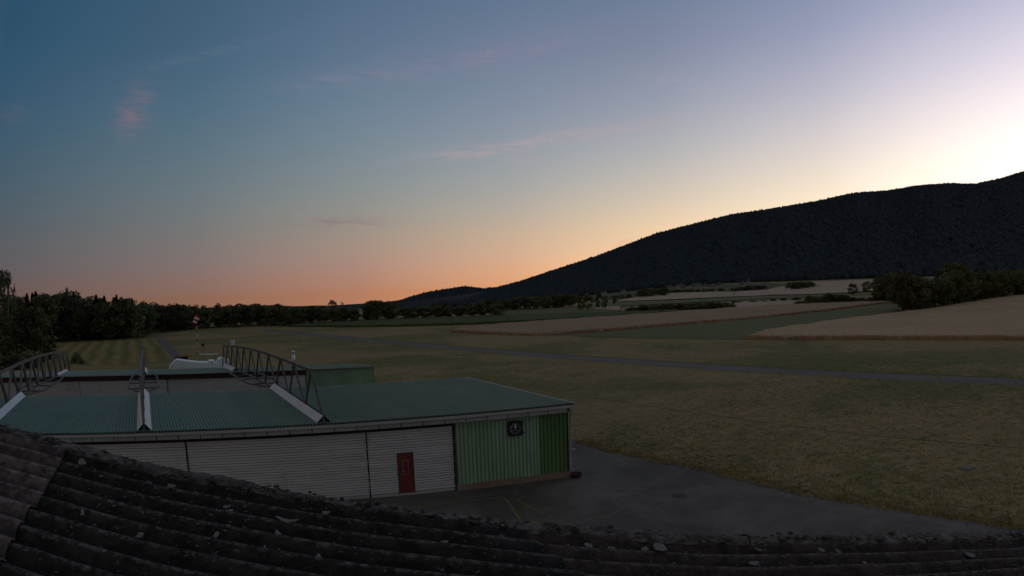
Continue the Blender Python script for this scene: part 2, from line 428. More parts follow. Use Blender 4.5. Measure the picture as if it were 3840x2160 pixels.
m, t, p, pos = new_mat('worn_asphalt', .9, .25)
nb = t.sstep(t.noise(pos, .22, 6, .65, .6), .32, .70); nf = t.noise(pos, 45, 3, .7); nm = t.noise(pos, 2.0, 5, .7)
c = t.mix(nb, (.068, .059, .049), (.135, .121, .104)); c = t.mix(t.m('MULTIPLY', t.sstep(nm, .52, .72), .55), c, (.050, .046, .041))
c = t.mix(t.m('MULTIPLY', t.sstep(nf, .58, .72), .5), c, (.17, .165, .16))
vo = t.n('ShaderNodeTexVoronoi'); vo.feature = 'DISTANCE_TO_EDGE'; vo.inputs['Scale'].default_value = .22
dn = t.n('ShaderNodeTexNoise'); dn.inputs['Scale'].default_value = .9; dn.inputs['Detail'].default_value = 5; t.l(pos, dn.inputs['Vector'])
va = t.n('ShaderNodeVectorMath', operation='ADD'); t.l(pos, va.inputs[0])
vs_ = t.n('ShaderNodeVectorMath', operation='SCALE'); t.l(dn.outputs['Color'], vs_.inputs[0]); vs_.inputs['Scale'].default_value = 1.8
t.l(vs_.outputs[0], va.inputs[1]); t.l(va.outputs[0], vo.inputs['Vector'])
crack = t.m('SUBTRACT', 1.0, t.sstep(vo.outputs['Distance'], .003, .02))
c = t.mix(t.m('MULTIPLY', crack, .55), c, (.13, .115, .085))
t.l(c, p.inputs['Base Color']); bump(t, p, nf, .35, .012); M['asphalt'] = m
M['runway'] = weathered('grey_runway_asphalt', (.132, .117, .101), (.158, .141, .122), .12, .9, .15, fine=12)
M['track'] = weathered('grey_track', (.12, .115, .115), (.16, .15, .145), .15, .95, .1, fine=8)
m, t, p, pos = new_mat('worn_yellow_line', .85, .2)
wn = t.sstep(t.noise(pos, 7, 5, .75), .36, .66)
t.l(t.mix(wn, (.075, .066, .045), (.24, .165, .045)), p.inputs['Base Color']); M['line'] = m
m, t, p, pos = new_mat('worn_pale_line', .85, .2)
t.l(t.mix(t.sstep(t.noise(pos, 5, 5, .75), .45, .62), (.07, .068, .068), (.16, .15, .14)), p.inputs['Base Color']); M['seam_line'] = m
M['forest_floor'] = field_mat('forest_slope', (.012, .019, .021), (.018, .026, .027), (.008, .012, .014), .01, .05)  # bluish tint of distant air put into this and the next forest colour
M['forest'] = foliage_mat('mountain_forest', (.016, .024, .027), (.020, .029, .031), (.014, .021, .024))


# frame of the roof under the camera
CLR = 1.48                                      # camera above the sheets
aD = np.array([math.sin(R(88)) * math.cos(R(9)), math.cos(R(88)) * math.cos(R(9)), -math.sin(R(9))])   # down the slope
bD = np.array([-math.cos(R(88)), math.sin(R(88)), 0.0])                                                # along the verge side
nD = np.cross(aD, bD); nD /= np.linalg.norm(nD)
if nD[2] < 0: nD = -nD
O_ = np.array([0, 0, CAM_H]) - nD * CLR
PB = .177; BV = 3.50


def fibre_roof(name, base, base2, moss, spots, crest=None):
    m, t, p, pos = new_mat(name, .95, .12)
    tc = t.n('ShaderNodeTexCoord').outputs['Object']
    n1 = t.sstep(t.noise(tc, 1.3, 6, .65, .4), .35, .68); nf = t.noise(tc, 60, 3, .7); nm = t.noise(tc, 9, 5, .7)
    c = t.mix(n1, base, base2); c = t.mix(t.m('MULTIPLY', t.sstep(nm, .40, .62), .85), c, moss)
    if crest:                       # crowns of the corrugations painted paler in patches, rib light put into the colour
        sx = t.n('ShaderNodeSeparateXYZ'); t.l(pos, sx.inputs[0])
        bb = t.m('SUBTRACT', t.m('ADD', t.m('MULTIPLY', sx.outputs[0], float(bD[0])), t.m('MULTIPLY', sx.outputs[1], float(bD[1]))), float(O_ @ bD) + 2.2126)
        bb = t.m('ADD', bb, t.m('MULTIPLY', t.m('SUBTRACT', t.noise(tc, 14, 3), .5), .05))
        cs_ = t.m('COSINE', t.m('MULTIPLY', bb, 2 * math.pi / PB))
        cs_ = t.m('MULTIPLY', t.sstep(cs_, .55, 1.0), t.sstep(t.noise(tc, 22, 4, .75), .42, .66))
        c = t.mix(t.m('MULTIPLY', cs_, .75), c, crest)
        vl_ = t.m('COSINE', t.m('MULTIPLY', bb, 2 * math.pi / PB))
        vl_ = t.m('MULTIPLY', t.sstep(vl_, .15, -.9), t.sstep(t.noise(tc, 6, 4, .7), .25, .5))  # valleys tinted with the moss colour, standing in for shade between the ribs
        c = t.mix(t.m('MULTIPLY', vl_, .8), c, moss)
    vo = t.n('ShaderNodeTexVoronoi'); vo.inputs['Scale'].default_value = 7.0; vo.inputs['Randomness'].default_value = 1
    nd = t.noise(tc, 30, 3, .7)
    w3 = t.n('ShaderNodeTexNoise'); w3.inputs['Scale'].default_value = 24; w3.inputs['Detail'].default_value = 3; t.l(tc, w3.inputs['Vector'])
    ws3 = t.n('ShaderNodeVectorMath', operation='SCALE'); t.l(w3.outputs['Color'], ws3.inputs[0]); ws3.inputs['Scale'].default_value = .075
    wa3 = t.n('ShaderNodeVectorMath', operation='ADD'); t.l(tc, wa3.inputs[0]); t.l(ws3.outputs[0], wa3.inputs[1])
    t.l(wa3.outputs[0], vo.inputs['Vector'])
    sp_ = t.m('ADD', vo.outputs['Distance'], t.m('MULTIPLY', nd, .22))
    pick = t.n('ShaderNodeSeparateColor'); t.l(vo.outputs['Color'], pick.inputs[0])
    rad = t.m('ADD', .07, t.m('MULTIPLY', t.m('POWER', pick.outputs[0], 6.0), .26))
    s1 = t.m('MULTIPLY', t.m('LESS_THAN', sp_, rad), t.m('GREATER_THAN', pick.outputs[1], .55))
    vo2 = t.n('ShaderNodeTexVoronoi'); vo2.inputs['Scale'].default_value = 30.0; t.l(wa3.outputs[0], vo2.inputs['Vector'])
    pk2 = t.n('ShaderNodeSeparateColor'); t.l(vo2.outputs['Color'], pk2.inputs[0])
    s2 = t.m('MULTIPLY', t.m('LESS_THAN', t.m('ADD', vo2.outputs['Distance'], t.m('MULTIPLY', nd, .3)), .33), t.m('GREATER_THAN', pk2.outputs[1], .62))
    sall = t.m('MULTIPLY', t.m('MAXIMUM', s1, t.m('MULTIPLY', s2, .55)), spots)
    c = t.mix(t.m('MULTIPLY', sall, t.m('ADD', .45, t.m('MULTIPLY', nf, .8))), c, (.27, .26, .25))
    t.l(c, p.inputs['Base Color'])
    bump(t, p, t.m('ADD', t.m('MULTIPLY', nf, .5), t.m('ADD', t.m('MULTIPLY', nm, .9), t.m('MULTIPLY', sall, .8))), .8, .012)
    return m


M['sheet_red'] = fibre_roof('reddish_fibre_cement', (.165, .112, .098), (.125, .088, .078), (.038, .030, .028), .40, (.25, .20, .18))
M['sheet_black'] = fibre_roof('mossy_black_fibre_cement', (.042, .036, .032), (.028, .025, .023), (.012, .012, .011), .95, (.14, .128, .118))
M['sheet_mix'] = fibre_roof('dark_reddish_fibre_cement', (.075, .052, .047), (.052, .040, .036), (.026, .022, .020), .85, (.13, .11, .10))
M['verge'] = fibre_roof('lichen_grown_verge', (.16, .145, .135), (.10, .085, .075), (.035, .03, .028), 1.0)
M['lichen'] = weathered('pale_lichen', (.21, .20, .19), (.12, .11, .10), 20, .95, .1, fine=70, bmp=.6)
M['moss'] = weathered('dark_moss_cushion', (.035, .033, .022), (.075, .07, .055), 14, .98, .05, fine=60, bmp=.7)

# ------------------------------------------------------------------ the land
def sheet(name, poly, m, z=.004, step=None, kind='structure', follow=True):
    """a flat-lying area of the ground; poly in world metres, draped on the land"""
    bm = bmesh.new()
    vs = [bm.verts.new((p[0], p[1], 0)) for p in poly]
    f = bm.faces.new(vs)
    if f.normal.z < 0: f.normal_flip()
    bm.normal_update()
    if bm.faces[:][0].normal.z < 0: bmesh.ops.reverse_faces(bm, faces=bm.faces[:])
    bmesh.ops.triangulate(bm, faces=bm.faces[:])
    if step:
        for _ in range(9):
            es = [e for e in bm.edges if e.calc_length() > step]
            if not es: break
            bmesh.ops.subdivide_edges(bm, edges=es, cuts=1)
            bmesh.ops.triangulate(bm, faces=[q for q in bm.faces if len(q.verts) > 3])
    for v in bm.verts: v.co.z = terrain(v.co.x, v.co.y) + z
    me = bpy.data.meshes.new(name); bm.to_mesh(me); bm.free()
    o = link(name, me, m); o['kind'] = kind
    return o


def land(pts): return [survey(*p)[:2] for p in pts]


# the ground sheet, to the horizon
azs = np.radians(np.concatenate([np.arange(-180, -70, 5), np.arange(-70, 70, 2), np.arange(70, 180, 5)]))
rings = [0.0, 5, 12, 20, 35, 60, 90, 130, 180, 250, 300, 360, 430, 520, 620, 750, 900, 1100, 1400, 1800, 2500, 4000, 7000, 12000]
gv = [(0, 0, 0)]; gf = []
na = len(azs)
for r in rings[1:]:
    for a in azs:
        x, y = r * math.sin(a), r * math.cos(a); gv.append((x, y, terrain(x, y)))
for k in range(na): gf.append((0, 1 + (k + 1) % na, 1 + k))
for i in range(len(rings) - 2):
    for k in range(na):
        k2 = (k + 1) % na; gf.append((1 + i * na + k, 1 + i * na + k2, 1 + (i + 1) * na + k2, 1 + (i + 1) * na + k))
g = MB(); g.add(gv, gf)
o = g.build('ground', M['grass']); o['kind'] = 'structure'

APRON = [(3.6, 35.2), (5.1, 32.8), (9, 28.6), (12.2, 23.9), (15.1, 20.6), (18.4, 16.8), (22.5, 11.5), (26, 5), (28, -10), (-46, -10), (-46, 36), (-30, 44), (-8, 47), (0, 41)]
def ragged(poly, step, amp, seed, closed=True):
    q = random.Random(seed); out = []
    n = len(poly)
    for i in range(n if closed else n - 1):
        a, b = np.array(poly[i][:2], float), np.array(poly[(i + 1) % n][:2], float)
        L = np.linalg.norm(b - a); k = max(1, int(L / step)); nn_ = np.array([-(b - a)[1], (b - a)[0]]) / max(L, 1e-6)
        for j in range(k):
            out.append(a + (b - a) * j / k + nn_ * q.uniform(-amp, amp))
    if not closed: out.append(np.array(poly[-1][:2], float))
    return out
apron_edge = ragged(APRON, .7, .10, 3)
sheet('apron', apron_edge, M['asphalt'], .006)

def ribbon(pts, w):
    A_, B_ = [], []
    for i, q in enumerate(pts):
        d = np.array(pts[min(i + 1, len(pts) - 1)]) - np.array(pts[max(i - 1, 0)]); d = d / np.linalg.norm(d); n_ = np.array([-d[1], d[0]])
        A_.append(q + n_ * w / 2); B_.append(q - n_ * w / 2)
    return A_ + B_[::-1]
ribbon_ = ribbon

# runway: straight asphalt strip
rw = [survey(*p)[:2] for p in ((840, 845.5), (1043, 859.5), (1288, 888), (1663, 911), (1932, 925.6), (2182, 938), (2576, 946.5))]
rn = [survey(*p)[:2] for p in ((2576, 964.5), (2182, 951.5), (1932, 940.5), (1663, 927), (1288, 897.5), (1043, 867), (840, 849.5))]
far = np.array(rw); cdir = (far[-1] - far[1]); cdir /= np.linalg.norm(cdir); cn = np.array([-cdir[1], cdir[0]])
mean_far = float(np.mean([(q - far[1]) @ cn for q in far[1:]])); mean_near = float(np.mean([(np.array(q) - far[1]) @ cn for q in rn[:-1]]))
base = far[1]
ends = (-70.0, 190.0)
sheet('runway', [base + cdir * ends[0] + cn * mean_far, base + cdir * ends[1] + cn * mean_far, base + cdir * ends[1] + cn * mean_near, base + cdir * ends[0] + cn * mean_near], M['runway'], .012, 12)
fe_ = [base + cdir * e_ + cn * (mean_far + .22) for e_ in np.arange(ends[0], ends[1] + 1, 4)]
sheet('runway_edge', ribbon_(fe_, .34), M['crop'], .016)
sheet('taxiway', land([(392, 850), (408, 850), (425, 863), (452, 893), (468, 905), (440, 905), (425, 890), (405, 868)]), M['track'], .014)
sheet('mown_field', land([(150, 862), (250, 857), (372, 851.5), (395, 862), (418, 880), (432, 905), (150, 925), (60, 925)]), M['mown'], .008, 12)
# faint mowing line running across the grass
ml = [survey(*p)[:2] for p in ((1323, 977), (1520, 1005), (1717, 1035), (1900, 1060), (2117, 1088), (2350, 1110), (2576, 1128))]
ml = [ml[0] + (ml[0] - ml[1]) * .4] + ml + [ml[-1] + (ml[-1] - ml[-2]) * 1.0]
mr_ = ragged(ml, 1.2, .03, 9, False)
sheet('mown_edge', ribbon(mr_, .10), M['crop'], .010)
sheet('mown_edge', ribbon([q + np.array([-.2, -.28]) for q in mr_], .26), M['straw'], .012)

# fields beyond the runway
sheet('meadow', land([(1438, 846), (1600, 851), (1873, 854.5), (1932, 838), (2107, 812), (2262, 790), (2260, 762), (2082, 783), (2007, 790.5), (1932, 799), (1800, 811), (1663, 823), (1500, 836)]), M['meadow'], .05, 12)
sheet('far_meadow', land([(1240, 795), (1288, 795), (1400, 790), (1560, 786), (1555, 775), (1470, 772.5), (1288, 777), (1240, 779)]), M['meadow'], .25, 25)
sheet('far_meadow', land([(1480, 771), (1560, 771), (1700, 764), (1932, 752), (2135, 745), (2132, 739), (1932, 745), (1700, 756), (1560, 760), (1500, 764)]), M['meadow'], .25, 25)
sheet('wheat_strip', land([(1843, 777), (1932, 772), (2005, 767), (2020, 757), (1932, 759), (1848, 763)]), M['wheat_far'], .4, 20)
sheet('wheat_strip', land([(1560, 783), (1500, 781), (1490, 774), (1560, 772)]), M['wheat_far'], .4, 20)
sheet('far_wheat_field', land([(1552, 760), (1700, 755), (1932, 745), (1960, 728), (1850, 735), (1673, 739), (1625, 743.5), (1555, 757)]), M['wheat_far'], .5, 40)
sheet('far_wheat_field', land([(1925, 744.5), (2040, 743), (2135, 738.5), (2240, 730), (2260, 715), (2230, 703), (2180, 705), (2060, 709.5), (2000, 716), (1955, 724), (1930, 730)]), M['wheat_far'], .6, 40)


sheet('village_green', land([(1480, 746), (1553, 756), (1625, 742.5), (1673, 738), (1850, 734), (1945, 727), (1985, 716), (1930, 712), (1850, 716), (1700, 721), (1560, 728), (1480, 733)]), M['crop'], .45, 40)


def crop_block(name, px_poly, h, top_m, seed, label, step=6.0, off=0.0):
    """standing crop: a raised, uneven top and a visible stalk face round its edge"""
    poly = ragged(land(px_poly), 1.6, .14, seed)
    q = random.Random(seed)
    bm = bmesh.new()
    vs = [bm.verts.new((p_[0], p_[1], 0)) for p_ in poly]
    bm.faces.new(vs); bm.normal_update()
    if bm.faces[:][0].normal.z < 0: bmesh.ops.reverse_faces(bm, faces=bm.faces[:])
    bmesh.ops.triangulate(bm, faces=bm.faces[:])
    for _ in range(7):
        es = [e for e in bm.edges if e.calc_length() > step and not e.is_boundary]
        if not es: break
        bmesh.ops.subdivide_edges(bm, edges=es, cuts=1)
        bmesh.ops.triangulate(bm, faces=[f for f in bm.faces if len(f.verts) > 3])
    be = [e for e in bm.edges if e.is_boundary]
    rim = {v for e in be for v in e.verts}
    for v in bm.verts: v.co.z = terrain(v.co.x, v.co.y) + h * (q.uniform(.55, .98) if v in rim else q.uniform(.93, 1.06))
    ret = bmesh.ops.extrude_edge_only(bm, edges=be)
    for v in [e for e in ret['geom'] if isinstance(e, bmesh.types.BMVert)]: v.co.z = terrain(v.co.x, v.co.y) - .03
    side = [f for f in bm.faces if abs(f.normal.z) < .4 or any(v.co.z < terrain(v.co.x, v.co.y) + h * .3 for v in f.verts)]
    for f in side: f.material_index = 1
    me = bpy.data.meshes.new(name); bm.to_mesh(me); bm.free()
    me.materials.append(top_m); me.materials.append(M['wheat_edge'] if 'wheat' in name else M['crop'])
    o_ = bpy.data.objects.new(name, me); col.objects.link(o_); o_['kind'] = 'stuff'; o_['label'] = label
    return poly


W1 = [(1136, 836), (1288, 842.5), (1363, 844.5), (1500, 834.5), (1663, 821), (1800, 809.5), (1932, 798), (2007, 789.5), (2082, 782), (2240, 761.5), (2252, 759), (2100, 763.5), (1932, 771), (1843, 777), (1700, 787), (1463, 804), (1288, 816), (1200, 823), (1150, 831)]
W2 = [(1878, 853.5), (2100, 854), (2300, 854.3), (2576, 855), (2900, 856), (2900, 735), (2576, 745.5), (2527, 750), (2432, 765), (2342, 780), (2262, 790), (2107, 810.5), (1932, 835)]
poly1 = crop_block('wheat_field', W1, .62, M['wheat_band'], 5, 'long band of ripe wheat beside the dark green crop strip')
poly2 = crop_block('wheat_field', W2, .72, M['wheat'], 6, 'broad ripe wheat field below the tall trees at the right')
crop_block('green_crop', [(726, 823), (894, 823), (1019, 821.5), (1156, 818), (1288, 812.5), (1463, 803), (1600, 793), (1712, 784), (1690, 783.3), (1563, 787.5), (1288, 795), (1069, 803.5), (919, 810), (744, 820)], .7, M['crop'], 8, 'long strip of dark green crop in front of the hedges')

# loose stalks and tufts along the visible wheat edges, dry grass fringe along the apron
def tufts(name, pts, hgt, spread, m, per, label, seed, lean=.3, w=.05):
    g_ = np.random.default_rng(seed); V, F = [], []
    for (x, y, z) in pts:
        for _ in range(per):
            bx, by = x + g_.normal(0, spread), y + g_.normal(0, spread); h = hgt * g_.uniform(.5, 1.15)
            a = g_.uniform(0, 6.283); lx, ly = g_.normal(0, lean * h, 2); ww = w * g_.uniform(.6, 1.4)
            b = len(V)
            V += [(bx - ww * math.cos(a), by - ww * math.sin(a), z), (bx + ww * math.cos(a), by + ww * math.sin(a), z), (bx + lx, by + ly, z + h)]
            F.append((b, b + 1, b + 2))
    mb = MB(); mb.v = V; mb.f = F
    o_ = mb.build(name, m); o_['kind'] = 'stuff'; o_['label'] = label
def along(poly, step, seed, jit=0.2):
    q = random.Random(seed); out = []
    for a, b in zip(poly[:-1], poly[1:]):
        L = np.linalg.norm(np.array(b[:2]) - np.array(a[:2])); n_ = max(1, int(L / step))
        for j in range(n_):
            s_ = (j + q.random()) / n_
            x, y = a[0] + (b[0] - a[0]) * s_ + q.gauss(0, jit), a[1] + (b[1] - a[1]) * s_ + q.gauss(0, jit)
            out.append((x, y, terrain(x, y)))
    return out
tufts('wheat_stalks', along(poly2[:int(len(poly2) * .55)], .5, 4, .25), .85, .30, M['wheat'], 16, 'loose stalks on the edge of the ripe wheat', 21, .14, .06)
tufts('wheat_stalks', along(poly1[:int(len(poly1) * .6)], .7, 5, .25),   .66, .28, M['wheat_band'], 14, 'loose stalks on the edge of the long wheat band', 22, .15, .08)
bq = random.Random(12); inner = [np.array(p_) for p_ in apron_edge[:78]]
outer = [p_ + np.array([.72, .69]) * bq.uniform(.25, 1.3) for p_ in inner]
sheet('dry_grass_border', inner + outer[::-1], M['verge_dry'], .009)
tufts('grass_fringe', along(apron_edge[:95], .07, 6, .10), .055, .10, M['verge_dry'], 8, 'dry grass fringe along the asphalt edge', 23, .5, .02)
gq = np.random.default_rng(77)
def tuft_field(name, n, hgt, m, label):
    pts = []
    while len(pts) < n:
        i = gq.integers(0, 76); e_ = apron_edge[i]; d_ = gq.uniform(0, 1) ** 2.2 * 44
        sl_ = gq.normal(0, .8); d_ += .25; pts.append((e_[0] + .72 * d_ - .69 * sl_, e_[1] + .69 * d_ + .72 * sl_, 0.0))
    n_ = len(pts); p0 = np.array(pts); per = 5
    p0 = np.repeat(p0, per, 0) + np.concatenate([gq.normal(0, .09, (n_ * per, 2)), np.zeros((n_ * per, 1))], 1)
    a = gq.uniform(0, 6.283, n_ * per); w_ = .018 * gq.uniform(.6, 1.6, n_ * per); h = hgt * gq.uniform(.4, 1.2, n_ * per)
    dx_ = np.stack([np.cos(a) * w_, np.sin(a) * w_, 0 * a], 1); tip = np.stack([gq.normal(0, .5, n_ * per) * h, gq.normal(0, .5, n_ * per) * h, h], 1)
    V = np.stack([p0 - dx_, p0 + dx_, p0 + tip], 1).reshape(-1, 3); nn = len(V) // 3
    me = bpy.data.meshes.new(name); me.vertices.add(len(V)); me.vertices.foreach_set('co', V.reshape(-1))
    me.loops.add(len(V)); me.loops.foreach_set('vertex_index', np.arange(len(V), dtype=np.int32))
    me.polygons.add(nn); me.polygons.foreach_set('loop_start', np.arange(0, len(V), 3, dtype=np.int32)); me.update(calc_edges=True)
    o_ = link(name, me, m); o_['kind'] = 'stuff'; o_['label'] = label
tuft_field('dry_grass', 12000, .07, M['straw'], 'short dry grass blades beside the apron')
tuft_field('green_grass', 8000, .07, M['blade'], 'short green grass blades beside the apron')

# painted lines and seams on the apron
def line_sheet(name, pxs, w, m, z):
    pts = ragged([survey(*p)[:2] for p in pxs], .8, .012, 2, False)
    return sheet(name, ribbon(pts, w), m, z)
line_sheet('yellow_line', [(1268, 1250), (1285, 1275), (1305, 1302), (1333, 1340)], .12, M['line'], .011)
line_sheet('yellow_line', [(1300, 1258), (1340, 1279), (1400, 1307), (1490, 1349)], .12, M['line'], .0112)
line_sheet('yellow_line', [(1000, 1283), (1080, 1272), (1165, 1261), (1262, 1251.5)], .10, M['line'], .0114)
line_sheet('yellow_line', [(1337, 1308), (1350, 1322), (1362, 1332)], .10, M['line'], .0116)
line_sheet('asphalt_seam', [(1480, 1344), (1600, 1318), (1740, 1290), (1900, 1250)], .05, M['seam_line'], .0105)
line_sheet('asphalt_seam', [(1420, 1268), (1500, 1262), (1580, 1250), (1680, 1228)], .05, M['seam_line'], .0107)

# the mountain
RIDGE = [(-45, .3), (-16, .3), (-12.5, .5), (-10.9, 1.0)]
RPX = [(1245, 725), (1300, 711), (1390, 681), (1445, 663), (1500, 645), (1600, 607), (1650, 588), (1700, 575), (1775, 556), (1840, 540), (1930, 527), (2050, 507), (2150, 485), (2230, 480), (2300, 468), (2390, 461), (2450, 463), (2520, 449), (2576, 431)]
FPXL = [(985, 766), (1020, 752), (1060, 740), (1100, 732), (1170, 721.5), (1215, 727), (1245, 724.5), (1300, 716)]
def azel(px, py):
    d = ray_at(px, py); return math.degrees(math.atan2(d[0], d[1])), math.degrees(math.atan2(d[2], math.hypot(d[0], d[1])))
near = [azel(*p) for p in RPX]; farr = [azel(*p) for p in FPXL]
near = [(near[0][0] - 11, -3.6), (near[0][0] - 6, -2.4), (near[0][0] - 2, near[0][1] - .75)] + near + [(52, 10.6), (60, 11.0), (75, 10.0), (95, 8.0)]
farr = [(farr[0][0] - 9, -3.0), (farr[0][0] - 3, -2.0)] + farr + [(farr[-1][0] + 4, farr[-1][1] + .2), (farr[-1][0] + 12, farr[-1][1] - 1.5)]


def hill(name, prof, rr, r0, m, seed, na_=150, nr=26):
    """a mountain side: foot at r0, ridge at rr; returns the height function"""
    a0, a1 = prof[0][0], prof[-1][0]; xs = [p_[0] for p_ in prof]; ys = [p_[1] for p_ in prof]
    g_ = np.random.default_rng(seed); wob = g_.uniform(0, 6.28, 8)
    def hz(a, r):
        el = float(np.interp(a, xs, ys)); x, y = math.sin(R(a)), math.cos(R(a))
        rrr = rr * (1 + .06 * math.sin(a * .21 + wob[0]))
        top = CAM_H + rrr * math.tan(R(el)) - 5
        tb = terrain(x * r0, y * r0) - 1.0
        s_ = (r - r0) / (rrr - r0)
        if s_ <= 0: return tb + (terrain(x * r, y * r) - tb - 1) * 0 - 3
        if s_ <= 1:
            k = s_ ** 1.12
            return tb + (top - tb) * k + (top - tb) * .018 * math.sin(math.pi * s_) * (math.sin(a * .9 + 3 * s_ + wob[1]) + .6 * math.sin(a * 2.3 - 5 * s_ + wob[2]))
        return top - (top - tb) * min(1.0, (s_ - 1) * .9)
    mb = MB(); n_ = 0; A_ = np.linspace(a0, a1, na_); S_ = np.concatenate([np.linspace(0, 1, nr), [1.25, 1.7]])
    for s_ in S_:
        for a in A_:
            rrr = rr * (1 + .06 * math.sin(a * .21 + wob[0])); r = r0 + (rrr - r0) * s_
            mb.v.append((r * math.sin(R(a)), r * math.cos(R(a)), hz(a, r)))
    for i in range(len(S_) - 1):
        for k in range(na_ - 1): mb.f.append((i * na_ + k, i * na_ + k + 1, (i + 1) * na_ + k + 1, (i + 1) * na_ + k))
    o_ = mb.build(name, m, None, True); o_['kind'] = 'structure'
    return hz, (rr, r0, wob)
hz1, hp1 = hill('mountain', near, 2700, 900, M['forest_floor'], 3)
hz2, hp2 = hill('far_mountain', farr, 5200, 3400, M['forest_floor'], 4, 70, 14)


def forest(name, hz, hp, a0, a1, n, seed, hgt, label):
    """woods covering the slope: one mass of low-poly crowns"""
    g_ = np.random.default_rng(seed); rr, r0, wob = hp
    base_v = []
    for zz, rad, k in ((0.0, .34, 5), (.45, .42, 5)):
        for j in range(k):
            a = 6.283 * (j + .5 * (zz > 0)) / k; base_v.append((rad * math.cos(a), rad * math.sin(a), zz))
    base_v.append((0, 0, 1.0)); base_v = np.array(base_v)
    bf = [(j, (j + 1) % 5, 5 + j) for j in range(5)] + [((j + 1) % 5, 5 + (j + 1) % 5, 5 + j) for j in range(5)] + [(5 + j, 5 + (j + 1) % 5, 10) for j in range(5)]
    bf = np.array(bf)
    V = np.empty((n, 11, 3)); 
    for i in range(n):
        a = g_.uniform(a0, a1); rrr = rr * (1 + .06 * math.sin(a * .21 + wob[0]))
        s_ = g_.uniform(.0, 1.01) if i % 5 else 1 - abs(g_.normal(0, .012))
        r = r0 + (rrr - r0) * s_
        h = hgt * g_.uniform(.65, 1.15) * (.75 if i % 5 == 0 else 1); wd = h * g_.uniform(.9, 1.5) if i % 4 else h * .6
        pt = base_v * np.array([wd, wd, h]) * g_.uniform(.85, 1.15, (11, 3))
        V[i] = pt + np.array([r * math.sin(R(a)), r * math.cos(R(a)), hz(a, r) - 2])
    F = (bf[None] + 11 * np.arange(n)[:, None, None]).reshape(-1, 3)
    me = bpy.data.meshes.new(name)
    me.vertices.add(n * 11); me.vertices.foreach_set('co', V.reshape(-1))
    me.loops.add(F.size); me.loops.foreach_set('vertex_index', F.reshape(-1).astype(np.int32))
    me.polygons.add(len(F)); me.polygons.foreach_set('loop_start', np.arange(0, F.size, 3, dtype=np.int32))
    me.update(calc_edges=True); me.validate()
    o_ = link(name, me, M['forest'], None, True); o_['kind'] = 'stuff'; o_['label'] = label
forest('mountain_forest', hz1, hp1, near[1][0], 56, 42000, 5, 12.5, 'dark forest covering the whole mountain side')
forest('far_mountain_forest', hz2, hp2, farr[2][0] - .5, farr[-2][0], 5200, 6, 20, 'forest on the low ridge farther away')
# pale blue hills on the horizon, seen through the gap in the trees
def low_hill(name, a0, a1, r, h, m):
    mb = MB(); n_ = 30
    for j, (rr_, zz) in enumerate(((r * .85, 0), (r, 1), (r * 1.2, .6))):
        for i in range(n_ + 1):
            a = R(a0 + (a1 - a0) * i / n_); w_ = math.sin(math.pi * i / n_) * (.85 + .15 * math.sin(i * 1.3))
            x, y = rr_ * math.sin(a), rr_ * math.cos(a); mb.v.append((x, y, terrain(x, y) - 4 + (h + 4) * w_ * zz))
    for j in range(2):
        for i in range(n_): mb.f.append((j * (n_ + 1) + i, j * (n_ + 1) + i + 1, (j + 1) * (n_ + 1) + i + 1, (j + 1) * (n_ + 1) + i))
    o_ = mb.build(name, m, None, True); o_['kind'] = 'structure'
low_hill('far_hills', -34, -4, 6500, 34, M['forest_floor'])

# ------------------------------------------------------------------ hangars: plan directions (u along the door front, s along the trusses)
B0 = np.array([-6.8427, 26.1011, 0.0])
UW = np.array([math.cos(R(15.7)), math.sin(R(15.7)), 0.0])
ST = np.array([math.sin(R(-34.4)), math.cos(R(-34.4)), 0.0])
NW = np.array([-UW[1], UW[0], 0.0])              # away from the camera, square to the front
ZZ = np.array([0, 0, 1.0])


def P(u, s, z, n=0.0): return B0 + UW * u + ST * s + NW * n + ZZ * z


def on_s(px, py, s):
    d = ray_at(px, py); o_ = np.array([0, 0, CAM_H]); t_ = ((B0 + ST * s - o_) @ NW) / (d @ NW); return o_ + d * t_


def roof1(s): return 3.80 + .0135 * (s + .4)
def tz(u): return .0085 * max(0.0, 3.9 - u)        # the rear hangar climbs a little towards the left
def roof2(s): return 3.14 - .05 * (s - 26)


def box_us(mb, u0, u1, n0, n1, z0, z1, s=0.0):
    """box square to the front wall, n0..n1 measured away from the camera"""
    mb.hexa([P(u0, s, z0, n0), P(u1, s, z0, n0), P(u1, s, z0, n1), P(u0, s, z0, n1), P(u0, s, z1, n0), P(u1, s, z1, n0), P(u1, s, z1, n1), P(u0, s, z1, n1)])


def prism(mb, plan, z0, z1):
    n = len(plan)
    mb.add([(p_[0], p_[1], z0) for p_ in plan] + [(p_[0], p_[1], z1) for p_ in plan], [tuple(range(n))[::-1], tuple(range(n, 2 * n))] + [(i, (i + 1) % n, n + (i + 1) % n, n + i) for i in range(n)])


TRAP = [(0, 0), (.22, 0), (.32, 1), (.86, 1), (.96, 0), (1, 0)]    # rib profile over one pitch


